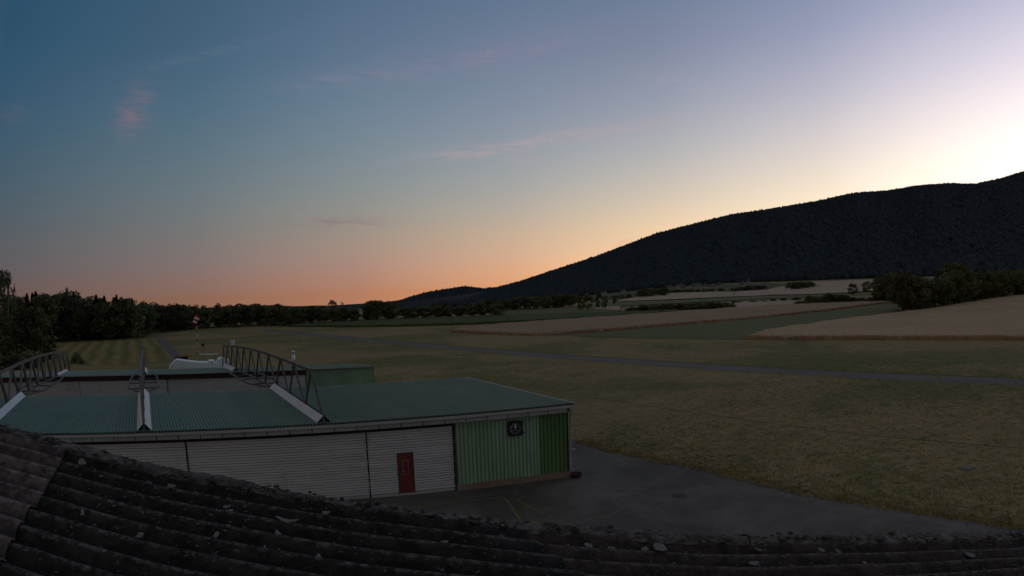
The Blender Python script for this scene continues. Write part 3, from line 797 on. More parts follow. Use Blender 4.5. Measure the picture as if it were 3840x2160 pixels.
def rib_sheet_h(u0, u1, z0, z1, pitch, depth, s=0.0, n0=0.0):
    """cladding with horizontal ribs"""
    mb = MB(); rows = []
    k = max(1, round((z1 - z0) / pitch)); pt = (z1 - z0) / k
    qr = random.Random(int(u0 * 10)); gd = [qr.choice((-.5, -.9, -1.2, -1.2, -1.8)) for _ in range(k)]; gw = [qr.uniform(.10, .18) for _ in range(k)]; ou = [qr.uniform(-.15, .25) for _ in range(k)]
    zs = [(z0 + pt * (i + (gw[i] if a < 0 else a)), gd[i] if d < 0 else d + ou[i]) for i in range(k) for a, d in ((0, -1), (-1, -1), (.22, .8), (.6, 1), (.96, .9))] + [(z1, 0)]
    rows = [[P(u0, s, z, n0 - depth * d), P(u1, s, z, n0 - depth * d)] for z, d in zs]
    mb.strip(rows, None); b = len(mb.v)
    return mb


def rib_sheet_v(u0, u1, z0, z1, pitch, depth, s=0.0, n0=0.0):
    k = max(1, round((u1 - u0) / pitch)); pt = (u1 - u0) / k
    us = [(u0 + pt * (i + a), d) for i in range(k) for a, d in TRAP[:-1]] + [(u1, 0)]
    mb = MB(); mb.strip([[P(u, s, z0, n0 - depth * d), P(u, s, z1, n0 - depth * d)] for u, d in us], None)
    return mb


def roof_sheet(u0, width, ribs, s0f, s1f, zf, amp=.038):
    """corrugated roof sheet running along the trusses, with a visible thickness at its ends"""
    pt = width / ribs; mb = MB(); sec = []
    us = [(u0 + pt * (i + a), d) for i in range(ribs) for a, d in ((0, 0), (.30, .04), (.40, .92), (.58, 1), (.76, .92), (.88, .04))] + [(u0 + width, 0)]
    sa_, sb_ = s0f(u0), s1f(u0)
    for s, dz_ in ((sa_, -.012), (sa_, 0), (sb_, 0), (sb_, -.012)):
        sec.append([P(u, s if s == sa_ else s1f(u), zf(s if s == sa_ else s1f(u)) + amp * d + dz_) for u, d in us])
    mb.strip(sec, None)
    return mb


# ---- front hangar
hg = thing('hangar', 'nearest hangar, with flat green ribbed roof, red personnel door and green end wall', 'hangar', P(-8, 0, 0), 'hangars of the airfield')
SEAMS = [-30.5, -24.0, -16.4, -8.22, 0.0, 4.02]
UL, UR = -30.5, 9.7
mb = MB(); prism(mb, [P(UL, .55, 0), P(UR, .55, 0), P(UR - .05, 9.7, 0), P(UL, 9.7, 0)], .0, 3.70); mb.build('core_wall', M['dark'], hg)
for k in range(len(SEAMS) - 1):
    a, b = SEAMS[k] + .015, SEAMS[k + 1] - .015
    root = rib_sheet_h(a, b, .16, 3.18, .128, .04, 0, .10 + .05 * (k % 2)).build('sliding_door', M['door_grey'], hg)
    n0 = .10 + .05 * (k % 2)
    mb = MB(); box_us(mb, a, b, n0 - .03, n0 + .03, .015, .16); mb.build('bottom_rail', M['trim'], root)
    mb = MB(); box_us(mb, b - .035, b + .01, n0 - .045, n0 + .02, .02, 3.19); mb.build('edge_strip', M['joint'], root)
    if k == 4:
        mb = MB(); box_us(mb, 1.36, 2.05, n0 - .05, n0 + .01, .13, 2.07); pd = mb.build('door', M['red_door'], root)
        pd['label'] = 'dark red personnel door'
        root_trim = root
        for x0, x1, z0, z1 in ((1.32, 1.358, .10, 2.10), (2.052, 2.085, .10, 2.10), (1.359, 2.051, 2.072, 2.10)):
            mb = MB(); box_us(mb, x0, x1, n0 - .052, n0 + .01, z0, z1); mb.build('door_frame', M['joint'], root)
        f0 = n0 - .0535
        for (x0, x1, z0, z1) in ((1.56, 1.83, 1.72, 1.735), (1.56, 1.83, 1.045, 1.06), (1.56, 1.575, 1.06, 1.72), (1.815, 1.83, 1.06, 1.72)): 
            mb = MB(); box_us(mb, x0, x1, f0, f0 + .006, z0, z1); mb.build('panel_trim', M['fascia'], root)
        mb = MB(); mb.tube([P(1.54, 0, 1.20, n0 - .05), P(1.54, 0, 1.20, n0 - .10), P(1.62, 0, 1.20, n0 - .11)], .014, 6); mb.build('door_handle', M['flue'], root)
        mb = MB(); mb.tube([P(.45, 0, .62, n0 - .03), P(.45, 0, .64, n0 - .075), P(.60, 0, .64, n0 - .075), P(.60, 0, .62, n0 - .03)], .012, 6); mb.build('pull_handle', M['white'], root)
# green end wall
GS = [4.10, 5.05, 6.0, 6.95, 7.9, 8.22, 9.0, 9.66]
for k in range(len(GS) - 1):
    rib_sheet_v(GS[k], GS[k + 1], .31, 3.30, .195, .06, 0, .03).build('wall_sheet', M['wall_green'] if k < 5 else M['wall_green_old'], hg)
mb = MB(); box_us(mb, 4.06, 9.70, -.05, .5, 0, .305)
pl = mb.build('plinth', M['plinth'], hg)
mb = MB(); box_us(mb, 4.04, 9.70, -.035, .02, 3.302, 3.375); mb.build('wall_trim', M['wall_green'], hg)
mb = MB(); box_us(mb, 4.025, 4.098, -.03, .30, 0, 3.37); mb.build('door_post', M['joint'], hg)
mb = MB(); box_us(mb, 9.665, 9.72, -.02, .06, .305, 3.37); mb.build('corner_trim', M['dark'], hg)
# right side and rear walls
mb = MB(); mb.hexa([P(9.62, .1, 0), P(9.70, .1, 0), P(9.70, 9.72, 0), P(9.62, 9.72, 0), P(9.62, .1, 3.74), P(9.70, .1, 3.74), P(9.70, 9.72, 3.74), P(9.62, 9.72, 3.74)]); mb.build('side_wall', M['wall_green'], hg)
# header, soffit, fascia, gutter
mb = MB(); box_us(mb, UL, 4.03, -.02, .30, 3.19, 3.42); mb.build('door_header', M['dark'], hg)  # near-black strip, stands for the shadow under the fascia
mb = MB(); box_us(mb, UL, UR, -.30, .0, 3.40, 3.43); box_us(mb, UL, UR, -.31, -.27, 3.43, 3.70); mb.build('soffit', M['joint'], hg)
fp_ = None
for i in range(41):
    a = -30.4 + i * 1.0; b = min(a + .958, UR)
    if b - a < .2: continue
    mb = MB(); q = random.Random(i); e_ = q.uniform(0, .006)
    box_us(mb, a, b, -.345 - e_, -.312, 3.40, 3.585); mb.build('fascia_panel', M['fascia'], hg)
mb = MB(); box_us(mb, UL, UR + .03, -.43, -.315, 3.612, 3.745); mb.build('gutter', M['trim'], hg)
mb = MB(); box_us(mb, UL, UR, -.33, .1, 3.748, 3.80); mb.build('eave_shade_board', M['dark'], hg)  # dark board added so the gaps under the sheet ends read as shade
NSH = 38; SW = (UR + .06 - UL) / NSH
for i in range(NSH):
    roof_sheet(UL + i * SW, SW - .004, 7, lambda u: -.46, lambda u: 9.95, lambda s, q=random.Random(i).uniform(-.006, .006): roof1(s) + q, .058).build('roof_sheet', M['roof_green'], hg)
mb = MB(); mb.bar(P(UR + .085, -.44, roof1(-.4) - .02), P(UR + .085, 9.95, roof1(9.95) - .02), .06, .16); mb.build('roof_edge_trim', M['trim'], hg)
# downpipe
mb = MB(); mb.tube([P(9.79, 0, 3.66, -.33), P(9.79, 0, 3.45, -.30), P(9.80, 0, 3.25, -.10), P(9.80, 0, .42, -.08), P(9.84, 0, .30, -.14)], .05, 8); dp = mb.build('downpipe', M['pipe'], hg, True)
for z in (2.05, 1.45, .7):
    mb = MB(); mb.tube([P(9.80, 0, z - .02, -.085), P(9.80, 0, z + .02, -.085)], .075, 8); mb.build('pipe_clamp', M['flue'], dp)
mb = MB(); mb.tube([P(9.79, 0, 1.45, -.09), P(10.0, 0, 1.45, -.20)], .018, 6); mb.build('tap', M['flue'], dp)

# tub at the foot of the pipe
tb = P(10.02, 0, 0, -.12)
mb = MB()
prof = [(.22, 0.0), (.28, .08), (.32, .15), (.34, .165), (.31, .167), (.27, .09), (.2, .05)]
rows = [[tb + np.array([r_2 * math.cos(a), r_2 * math.sin(a), z + .012]) for a in np.linspace(0, 2 * math.pi, 19)] for r_2, z in prof]
mb.strip(rows, None); rot_n = len(mb.v)
mb.v.append(tuple(tb + np.array([0, 0, .05]))); mb.f += [(6 * 19 + k, 6 * 19 + k + 1, rot_n) for k in range(18)]
o = mb.build('tub', M['tub'], None, True, tb); tag(o, 'dark red round tub at the foot of the grey downpipe', 'tub')

# clock like an aircraft instrument
cz = 2.80; cu = 6.99
def C_(a, b, n): return P(cu + a, 0, cz + b, n)
ck = thing('clock', 'big square black clock like a cockpit instrument, high on the green wall', 'clock', C_(0, 0, -.08))
def octo(rad, ch, n, mb, n2):
    pts = [(-rad + ch, -rad), (rad - ch, -rad), (rad, -rad + ch), (rad, rad - ch), (rad - ch, rad), (-rad + ch, rad), (-rad, rad - ch), (-rad, -rad + ch)]
    mb.strip([[C_(x, y, n) for x, y in pts + pts[:1]], [C_(x * .985, y * .985, n2) for x, y in pts + pts[:1]]], None)
    k = len(mb.v); mb.v += [tuple(C_(x * .985, y * .985, n2)) for x, y in pts]; mb.f.append(tuple(range(k, k + 8)))
mb = MB(); octo(.37, .10, -.01, mb, -.13); mb.build('housing', M['black'], ck)
mb = MB()
ring = lambda r_2, n: [C_(r_2 * math.cos(a), r_2 * math.sin(a), n) for a in np.linspace(0, 2 * math.pi, 41)]
mb.strip([ring(.325, -.130), ring(.32, -.155), ring(.295, -.155), ring(.285, -.134)], None); mb.build('bezel', M['black'], ck)
mb = MB(); b_ = ring(.288, -.1335)[:-1]; mb.v += [tuple(v) for v in b_]; mb.f.append(tuple(range(40))); mb.build('dial', M['dial'], ck)
rotm = Matrix((( UW[0], 0, NW[0]), (UW[1], 0, NW[1]), (0, 1, 0)))     # text x along the wall, y up, z away
for k in range(1, 13):
    a = math.pi / 2 - k * math.pi / 6
    me = text_mesh(str(k), .105, .002)
    me.transform(Matrix.Scale(-1, 4, (0, 0, 1)))
    o = link('numeral', me, M['bright'], ck); o.rotation_euler = rotm.to_euler(); o.location = Vector(C_(.222 * math.cos(a), .222 * math.sin(a), -.139)) - ck.location
for a in range(60):
    pass
mb = MB()
for k in range(60):
    a = k * math.pi / 30; r1_ = .268 if k % 5 else .262
    for s_ in (1,):
        d1 = np.array([math.cos(a), math.sin(a)]); d2 = np.array([-d1[1], d1[0]]) * (.003 if k % 5 else .006)
        q1, q2 = d1 * r1_, d1 * .283
        mb.add([C_(*(q1 - d2), -.137), C_(*(q1 + d2), -.137), C_(*(q2 + d2), -.137), C_(*(q2 - d2), -.137)], [(0, 1, 2, 3)])
mk = mb.build('minute_marks', M['bright'], ck); mk['kind'] = 'stuff'
mb = MB(); mb.add([C_(-.045, .05, -.146), C_(.0, .02, -.146), (C_(.045, .05, -.146)), C_(.045, .13, -.146), C_(.0, .24, -.146), C_(-.045, .13, -.146)], [(0, 1, 2, 3, 4, 5)]); mb.build('pointer', M['bright'], ck)
mb = MB(); mb.add([C_(-.10, -.065, -.142), C_(.10, -.065, -.142), C_(.10, -.048, -.142), C_(-.10, -.048, -.142)], [(0, 1, 2, 3)]); mb.build('dial_line', M['bright'], ck)
for x, y in ((-.31, -.31), (.31, -.31), (.31, .31), (-.31, .31)):
    mb = MB(); mb.tube([C_(x, y, -.12), C_(x, y, -.15)], .035, 10); mb.build('corner_screw', M['joint'], ck)
mb = MB(); mb.tube([C_(.34, -.22, -.1), C_(.44, -.25, -.12)], .04, 8); mb.build('setting_knob', M['black'], ck)
mb = MB(); mb.tube([C_(.34, .26, -.1), C_(.42, .28, -.11)], .03, 8); mb.build('side_button', M['black'], ck)

# ---- rear hangar: the twin of the front one, on slightly lower ground
h2 = thing('hangar', 'second hangar behind, with grey ribbed doors under a dark red fascia', 'hangar', P(-8, 26, 0), 'hangars of the airfield')
SB = 26.0
def sfar(u): return float(np.interp(u, [-31, -17, -2, 9.8], [34.8, 33.5, 32.5, 30.8]))
def box_t(mb, u0, u1, n0, n1, z0, z1):
    """box along the front of the rear hangar, following its slight climb"""
    a_, b_ = tz(u0), tz(u1)
    mb.hexa([P(u0, SB, z0 + a_, n0), P(u1, SB, z0 + b_, n0), P(u1, SB, z0 + b_, n1), P(u0, SB, z0 + a_, n1), P(u0, SB, z1 + a_, n0), P(u1, SB, z1 + b_, n0), P(u1, SB, z1 + b_, n1), P(u0, SB, z1 + a_, n1)])
pl2 = [(-30.5, 26.6), (9.55, 26.6), (9.55, 30.5), (-2, 32.2), (-17, 33.2), (-30.5, 34.4)]
mb = MB(); n_ = len(pl2)
mb.add([tuple(P(u, s_, 0)) for u, s_ in pl2] + [tuple(P(u, s_, roof2(s_) + tz(u) - .07)) for u, s_ in pl2], [tuple(range(n_, 2 * n_))] + [(i, (i + 1) % n_, n_ + (i + 1) % n_, n_ + i) for i in range(n_)])
mb.build('core_wall', M['wall_green'], h2)
S2 = [-30.4, -23.8, -16.03, -8.10, -.11, 3.86]
for k in range(5):
    n0 = .08 + .05 * (k % 2); zt_ = 2.80 + tz(S2[k + 1])
    root = rib_sheet_h(S2[k] + .02, S2[k + 1] - .02, .16, zt_, .135, .04, SB, n0).build('sliding_door', M['door_grey'], h2)
    mb = MB(); box_us(mb, S2[k + 1] - .035, S2[k + 1] + .02, n0 - .045, n0 + .02, .02, zt_, SB); mb.build('edge_strip', M['joint'], root)
    mb = MB(); box_us(mb, S2[k] + .02, S2[k + 1] - .02, n0 - .03, n0 + .03, .015, .16, SB); mb.build('bottom_rail', M['trim'], root)
mb = MB(); box_t(mb, -30.5, 3.88, -.12, -.06, 2.77, 3.12); mb.build('fascia_board', M['red_fascia'], h2)
mb = MB(); box_t(mb, -30.5, 3.88, -.055, .25, 2.70, 3.08); mb.build('door_header', M['dark'], h2)
for k in range(6):
    a = 3.92 + .955 * k
    rib_sheet_v(a, a + .952, .25, 3.09, .195, .05, SB, .02).build('wall_sheet', M['wall_green'], h2)
mb = MB(); box_us(mb, 3.90, 9.66, -.03, .4, 0, .245, SB); mb.build('plinth', M['plinth'], h2)
mb = MB(); box_us(mb, 9.655, 9.72, -.045, .08, .25, 3.10, SB); mb.build('corner_trim', M['wall_green_old'], h2)
NS2 = 38; SW2 = 40.2 / NS2
for i in range(NS2):
    u0 = -30.5 + i * SW2
    roof_sheet(u0, SW2 - .004, 7, lambda u: 25.72, sfar, lambda s, q=random.Random(i + 50).uniform(-.006, .006) + tz(u0): roof2(s) + q, .05).build('roof_sheet', M['roof_green'], h2)
mb = MB(); box_t(mb, -30.5, 9.72, -.30, -.24, 3.10, 3.165); mb.build('roof_edge_trim', M['fascia'], h2)
fl = on_s(739, 918, 30); ft = on_s(739, 882.5, 30)
fl[2] = roof2(30) - .02
mb = MB(); mb.tube([fl, fl + ZZ * (ft[2] - fl[2] - .25)], .15, 12); fo = mb.build('flue', M['flue'], h2, True)
mb = MB(); c0 = fl + ZZ * (ft[2] - fl[2] - .25); mb.tube([c0, c0 + ZZ * .10, c0 + ZZ * .22 - UW * .10, c0 + ZZ * .24 - UW * .16], [.155, .18, .17, .05], 12); mb.build('flue_cowl', M['flue'], fo, True)

# ---- roof trusses carried over both hangars
TOPN = [(1.47, 5.99), (4.85, 5.99), (8.1, 5.96), (11.6, 5.92), (15.05, 5.84), (18.3, 5.73), (21.65, 5.58), (25.1, 5.42), (28.4, 5.22), (31.7, 4.97), (34.8, 4.71)]
BOTN = [(-.3, 3.80), (2.95, 4.06), (6.4, 4.06), (9.9, 4.06), (13.2, 3.90), (16.6, 3.80), (20.0, 3.66), (23.4, 3.45), (26.5, 3.28), (29.9, 3.12), (33.3, 2.92), (36.3, 2.64)]
U0 = -1.94
def TP(s, z, du=0.0): return P(U0 + du, s, z)
tr = thing('roof_truss', 'grey steel truss standing on the green roof, nearest the green end wall', 'truss', TP(-.3, 3.8), 'steel trusses standing over the hangar roofs')
up_ = tuple(UW)
mb = MB()
for a, b in zip(TOPN[:-1], TOPN[1:]): mb.bar(TP(*a), TP(*b), .16, .11, up_)
mb.build('top_chord', M['steel'], tr)
mb = MB()
for a, b in zip(BOTN[:-1], BOTN[1:]): mb.bar(TP(a[0], a[1] - .03), TP(b[0], b[1] - .03), .10, .10, up_)
mb.build('bottom_chord', M['steel'], tr)
for k in range(len(TOPN)):
    for (a, b, w_) in ((BOTN[k], TOPN[k], .10), (TOPN[k], BOTN[k + 1], .16)):
        mb = MB(); mb.bar(TP(*a), TP(*b), w_, .10, up_); mb.build('web_member', M['steel'], tr)
for sgn in (-1, 1):
    for s0, s1, zf in ((-.3, 10.15, roof1), (26.6, 33.4, lambda s_: roof2(s_) + .05)):
        mb = MB()
        rows = [[TP(s_, zf(s_) + .36, sgn * .05), TP(s_, zf(s_) + .06, sgn * .31), TP(s_, zf(s_) + .035, sgn * .36), TP(s_, zf(s_) + .34, sgn * .04)] for s_ in (s0, s0 + (s1 - s0) / 3, s0 + 2 * (s1 - s0) / 3, s1)]
        mb.strip(rows, None)
        mb.add(rows[0], [(0, 1, 2, 3)]); mb.add(rows[-1], [(3, 2, 1, 0)])
        mb.build('cap_flashing', M['cap'], tr)
    mb = MB()
    pts = [(10.25, 4.0, .1), (13.6, 3.86, 1.08), (22.5, 3.50, 1.05), (26.2, 3.32, .75)]
    for a, b in zip(pts[:-1], pts[1:]): mb.bar(TP(a[0], a[1], sgn * a[2]), TP(b[0], b[1], sgn * b[2]), .10, .10)
    mb.build('side_brace', M['steel'], tr)
for s_, z_ in ((13.6, 3.82), (16.8, 3.74), (20.4, 3.58)):
    mb = MB(); mb.bar(TP(s_, z_, -1.02), TP(s_, z_, 1.02), .09, .07); mb.build('cross_member', M['steel'], tr)
mb = MB(); mb.frame_box(TP(-.3, 3.74), UW, ST, ZZ, (-.16, .16), (-.12, .14), (0, .10)); mb.build('foot_plate', M['steel'], tr)
TR_LABELS = ['grey steel truss seen edge-on in the middle of the green roof', 'grey steel truss at the left, in front of the bushes', 'grey steel truss cut off by the left edge of the picture']
for k, lb in enumerate(TR_LABELS):
    c = dup(tr, UW * (-8.12 * (k + 1))); c['label'] = lb
bx = P(U0, 27.75, 5.30)
mb = MB(); mb.frame_box(bx, UW, ST, ZZ, (-.17, .17), (-.13, .13), (0, .46)); mb.frame_box(bx + ZZ * .46, UW, ST, ZZ, (-.19, .19), (-.15, .15), (0, .03))
o = mb.build('equipment_box', M['cap'], None, False, bx); tag(o, 'small pale box fixed on top of the truss near its far end', 'box')

# ------------------------------------------------------------------ things on the airfield
def plane_pt(px, py, D, ax_n):
    """point at a place of the photograph on the upright plane at distance D square to ax_n"""
    d = ray_at(px, py); t_ = D / (d @ ax_n); return np.array([0, 0, CAM_H]) + d * t_
c0 = ray_at(500, 915); vn = np.array([c0[0], c0[1], 0]); vn /= np.linalg.norm(vn); vx = np.array([vn[1], -vn[0], 0])
def solid_outline(mb, px_pts, D, depth, bev=.05):
    F_ = [plane_pt(x, y, D, vn) for x, y in px_pts]; n = len(F_); cen = sum(F_) / n
    fr = [p_ + (cen - p_) * .02 for p_ in F_]
    rows = [fr, [p_ + vn * bev for p_ in F_], [p_ + vn * (depth - bev) for p_ in F_], [p_ + vn * depth for p_ in fr]]
    mb.strip([r_2 + r_2[:1] for r_2 in rows], None)
    k = len(mb.v); mb.v += [tuple(p_) for p_ in rows[0]] + [tuple(p_) for p_ in rows[3]]
    mb.f += [tuple(range(k, k + n))[::-1], tuple(range(k + n, k + 2 * n))]
DT = 68.0
gl = plane_pt(500, 930, DT, vn); gl[2] = 0
tl = thing('trailer', 'long white trailer with a black letter F, parked behind the second hangar', 'trailer', gl, 'white trailers behind the hangar')
mb = MB(); solid_outline(mb, [(422.5, 936), (423.5, 928), (426.8, 920.5), (434, 912), (441.8, 905.9), (446, 905.7), (470, 908.8), (494, 911.8), (523, 912.6), (526, 909.4), (527, 908), (539.6, 908), (541, 910), (541.5, 913), (545, 913.2), (547, 908.5), (549, 905), (553, 902.3), (557.5, 901.1), (563, 901), (565.5, 903.5), (567.4, 910), (570, 926), (570, 936)], DT, 1.8); mb.build('body', M['white'], tl)
me = text_mesh('F', .34, .004); me.transform(Matrix.Scale(-1, 4, (0, 0, 1)))
o = link('letter', me, M['black'], tl); rm = Matrix(((vx[0], 0, vn[0]), (vx[1], 0, vn[1]), (0, 1, 0))); o.rotation_euler = rm.to_euler(); o.location = Vector(plane_pt(533.6, 913.2, DT - .012, vn)) - tl.location
mb = MB(); mb.bar(plane_pt(430, 927, DT - .01, vn), plane_pt(436, 919, DT - .01, vn), .05, .03); mb.build('side_handle', M['joint'], tl)
for px_ in (485, 497):
    w0 = plane_pt(px_, 940, DT + .2, vn); w0[2] = .34
    mb = MB(); mb.tube([w0, w0 + vn * .2], .34, 16); wh = mb.build('wheel', M['black'], tl)
mb = MB(); a = plane_pt(425, 936, DT + .9, vn); b = plane_pt(570, 936, DT + .9, vn); a[2] = b[2] = .45; mb.bar(a, b, .7, .12); mb.bar(a, a - vx * 1.3, .1, .1); mb.build('chassis', M['steel'], tl)
g2 = plane_pt(575, 930, DT + 1.2, vn); g2[2] = 0
t2 = thing('trailer', 'narrow end of another white trailer with a dark curved mark, beside the truss', 'trailer', g2, 'white trailers behind the hangar')
mb = MB(); solid_outline(mb, [(570.6, 936), (570.8, 912), (571.4, 906), (573, 904.8), (575, 905.5), (576.6, 911), (578.4, 923), (579, 936)], DT + 1.2, 2.4, .04); mb.build('body', M['white'], t2)
mb = MB(); cq = plane_pt(574, 913.5, DT + 1.185, vn); mb.tube([cq + vx * .11 * math.cos(a) + ZZ * .15 * math.sin(a) for a in np.linspace(-2.6, .6, 9)], .028, 5); mb.build('mark', M['black'], t2)
w0 = g2 + ZZ * .34; mb = MB(); mb.tube([w0 - vx * .2, w0 + vx * .2], .34, 14); mb.build('wheel', M['black'], t2)

# windsock
ws = survey(498.5, 892.5); dws = math.hypot(ws[0], ws[1]); vw = np.array([ws[0], ws[1], 0]) / dws; vwx = np.array([vw[1], -vw[0], 0])
def at_d(px, py, D, n_=vw):
    d = ray_at(px, py); t_ = D / (d @ n_); return np.array([0, 0, CAM_H]) + d * t_
top = at_d(497, 796, dws); top[:2] = ws[:2]
wk = thing('windsock', 'red and white striped windsock hanging from a banded pole', 'windsock', ws)
zt = top[2]
BANDS = [0, .36, .40, .56, .66, .74, .88, .95, 1.0]
for k in range(8):
    z0, z1 = ws[2] + (zt - ws[2]) * BANDS[k], ws[2] + (zt - ws[2]) * BANDS[k + 1]
    mb = MB(); mb.tube([(ws[0], ws[1], z0), (ws[0], ws[1], z1 - .004)], .075 if k != 1 else .12, 8)
    mb.build('pole_section', M['sock_white'] if k in (2, 4, 6) else (M['joint'] if k == 1 else (M['fascia'] if k == 0 else M['red_door'])), wk, True)
pA = at_d(498.3, 794.2, dws - .15); pB = at_d(486.4, 813.6, dws - .5)
ax_ = pB - pA; Ls = np.linalg.norm(ax_)
pts = [pA + ax_ * k_ + np.array([0, 0, -.18]) * math.sin(k_ * 2.2) for k_ in np.linspace(0, 1, 11)]
rad = [.50 - .24 * k_ for k_ in np.linspace(0, 1, 11)]
for k in range(5):
    mb = MB(); mb.tube(pts[2 * k:2 * k + 3], rad[2 * k:2 * k + 3], 12, False); mb.build('sock_band', M['sock_red'] if k % 2 == 0 else M['sock_white'], wk, True)
mb = MB(); d_ = ax_ / Ls; xx = np.cross(d_, ZZ); xx /= np.linalg.norm(xx); yy = np.cross(d_, xx)
mb.tube([pts[0] + (xx * math.cos(a) + yy * math.sin(a)) * .52 for a in np.linspace(0, 6.2832, 17)], .03, 5, False)
mb.tube([(ws[0], ws[1], zt - .05), tuple(pts[0] + yy * .5)], .03, 5); mb.build('hoop', M['steel'], wk)

# low white barrier, round sign, timber shed
wb = survey(521, 896)
br = thing('barrier', 'low white two-rail barrier lying on the grass beside the windsock', 'barrier', wb)
L_, R_ = at_d(501, 892, np.dot(wb, vw)), at_d(546, 891.4, np.dot(wb, vw)); L2, R2 = at_d(503, 891.4, np.dot(wb, vw) + .8), at_d(548, 890, np.dot(wb, vw) + .8)
for a, b in ((L_, R_), (L2, R2)):
    mb = MB(); mb.bar(a, b, .10, .12); mb.build('rail', M['white'], br)
for k_ in (.15, .85):
    for a, b in ((L_, R_), (L2, R2)):
        q_ = a + (b - a) * k_; mb = MB(); mb.bar((q_[0], q_[1], 0), q_, .07); mb.build('leg', M['steel'], br)
sg = survey(510.3, 876.5); D_ = np.dot(sg, vw); sc_ = at_d(510.3, 867.8, D_)
si = thing('round_sign', 'small dark round sign on a post in the grass beyond the barrier', 'sign', sg)
mb = MB(); mb.tube([sg, sc_], .035, 6); mb.build('post', M['steel'], si)
mb = MB(); mb.tube([sc_ - vw * .05, sc_ - vw * .09], .30, 16); mb.build('disc', M['black'], si)
sh = survey(456, 906); D_ = np.dot(sh, vw)
sd = thing('shed', 'low open timber shelter with a brown flat roof, left of the barrier', 'shed', sh)
a, b = at_d(440, 898.5, D_), at_d(472.5, 898.5, D_); a[2] = b[2] = (a[2] + b[2]) / 2
mb = MB(); mb.frame_box(a, vwx, vw, ZZ, (-.1, np.linalg.norm(b - a) + .1), (-.2, 1.6), (0, .12)); mb.build('roof', M['wood'], sd)
for k_ in (.02, .5, .98):
    q_ = a + (b - a) * k_; mb = MB(); mb.bar((q_[0], q_[1], 0), q_, .09); mb.build('post', M['wood'], sd)
mb = MB(); mb.frame_box(np.array([a[0], a[1], 0]), vwx, vw, ZZ, (0, np.linalg.norm(b - a)), (1.3, 1.36), (0, a[2])); mb.build('back_wall', M['joint'], sd)

# concrete cover in the grass, manhole on the apron
cv = survey(2432, 1179)
mb = MB(); mb.frame_box(cv, np.array([.93, .36, 0]), np.array([-.36, .93, 0]), ZZ, (-.30, .30), (-.28, .28), (0, .05)); mb.frame_box(cv + ZZ * .05, np.array([.93, .36, 0]), np.array([-.36, .93, 0]), ZZ, (-.26, .26), (-.24, .24), (.0, .02))
o = mb.build('slab', M['slab'], None, False, cv); tag(o, 'pale concrete cover slab lying in the grass at the right', 'slab')
mh = survey(1708, 1247)
mb = MB(); mb.tube([mh + ZZ * .0, mh + ZZ * .018], .33, 24); o = mb.build('manhole_cover', M['joint'], None, False, mh); tag(o, 'dark round manhole cover on the open asphalt', 'manhole cover')
hu = survey(2533, 748.5); dh = hu / np.linalg.norm(hu[:2]); dh[2] = 0
ht = thing('stone_marker', 'small pale stone block with a stepped top at the edge of the ripe wheat', 'marker', hu)
mb = MB(); mb.frame_box(hu, np.array([dh[1], -dh[0], 0]), dh, ZZ, (-.75, .9), (0, 1.0), (0, 1.05)); mb.build('base_block', M['fascia'], ht)
mb = MB(); mb.frame_box(hu, np.array([dh[1], -dh[0], 0]), dh, ZZ, (-.55, .05), (.1, .7), (1.053, 2.3)); mb.build('top_block', M['white'], ht)

# wooden line poles far off
def util_pole(px, pyb, pyt, label):
    b = survey(px, pyb); D_ = np.linalg.norm(b[:2]); n_ = np.array([b[0], b[1], 0]) / D_
    tp = at_d(px, pyt, D_, n_); h_ = tp[2] - b[2]
    r0 = thing('line_pole', label, 'pole', b, 'wooden line poles across the fields')
    mb = MB(); mb.tube([b, b + ZZ * h_], [.16, .11], 7); mb.build('shaft', M['pole_wood'], r0)
    mb = MB(); x_ = np.array([n_[1], -n_[0], 0]); mb.bar(b + ZZ * (h_ - .4) - x_ * .6, b + ZZ * (h_ - .4) + x_ * .6, .12, .12); mb.build('crossarm', M['pole_wood'], r0)
    for s_ in (-.5, .5):
        mb = MB(); mb.tube([b + ZZ * (h_ - .34) + x_ * s_, b + ZZ * (h_ - .08) + x_ * s_], .06, 6); mb.build('insulator', M['white'], r0)
util_pole(1191.5, 798, 762, 'thin wooden pole against the dark hedge, leftmost of the line poles')
util_pole(1305, 794, 762, 'tall wooden pole beside the dark green crop strip')
util_pole(1517, 781, 754, 'wooden pole beside the round tree at the end of the tree row')
util_pole(1745, 777, 757, 'wooden pole standing behind the long low hedge')
util_pole(1847, 745, 723, 'far wooden pole in front of the pale wheat fields')

# village at the foot of the mountain
VIL = [(1518, 741, 11, 7), (1531, 738, 9, 6), (1541, 735, 13, 7), (1553, 735.5, 9, 6), (1566, 735, 10, 7), (1578, 733, 11, 6), (1599, 729, 10, 7), (1684, 727.5, 12, 7), (1701, 726.5, 9, 6), (1712, 726, 13, 8), (1719, 728, 9, 6), (1745, 724, 12, 6), (1757, 722, 18, 7), (1770, 724, 11, 6), (1789, 724.5, 20, 5), (1806, 722, 10, 6), (1866, 719, 8, 7), (1881, 717.5, 7, 9)]
VL = ['small pale house with brown roof, leftmost of the village', 'small house just right of the leftmost village house', 'broad pale house in the left cluster of the village', 'small house in the middle of the left village cluster', 'pale house at the right end of the left village cluster', 'low house between the left village cluster and the wood', 'pale house half hidden by the dark wood in the village', 'pale house just right of the dark wood in the village', 'small house second from the dark wood', 'broad pale house before the long village roofs', 'little house below the broad pale one', 'low house left of the big village hall', 'biggest village building with a long roof', 'house beside the big village building', 'long low barn in the village', 'small house right of the long low barn', 'lone pale house on the slope right of the village', 'narrow white building, rightmost of the village']
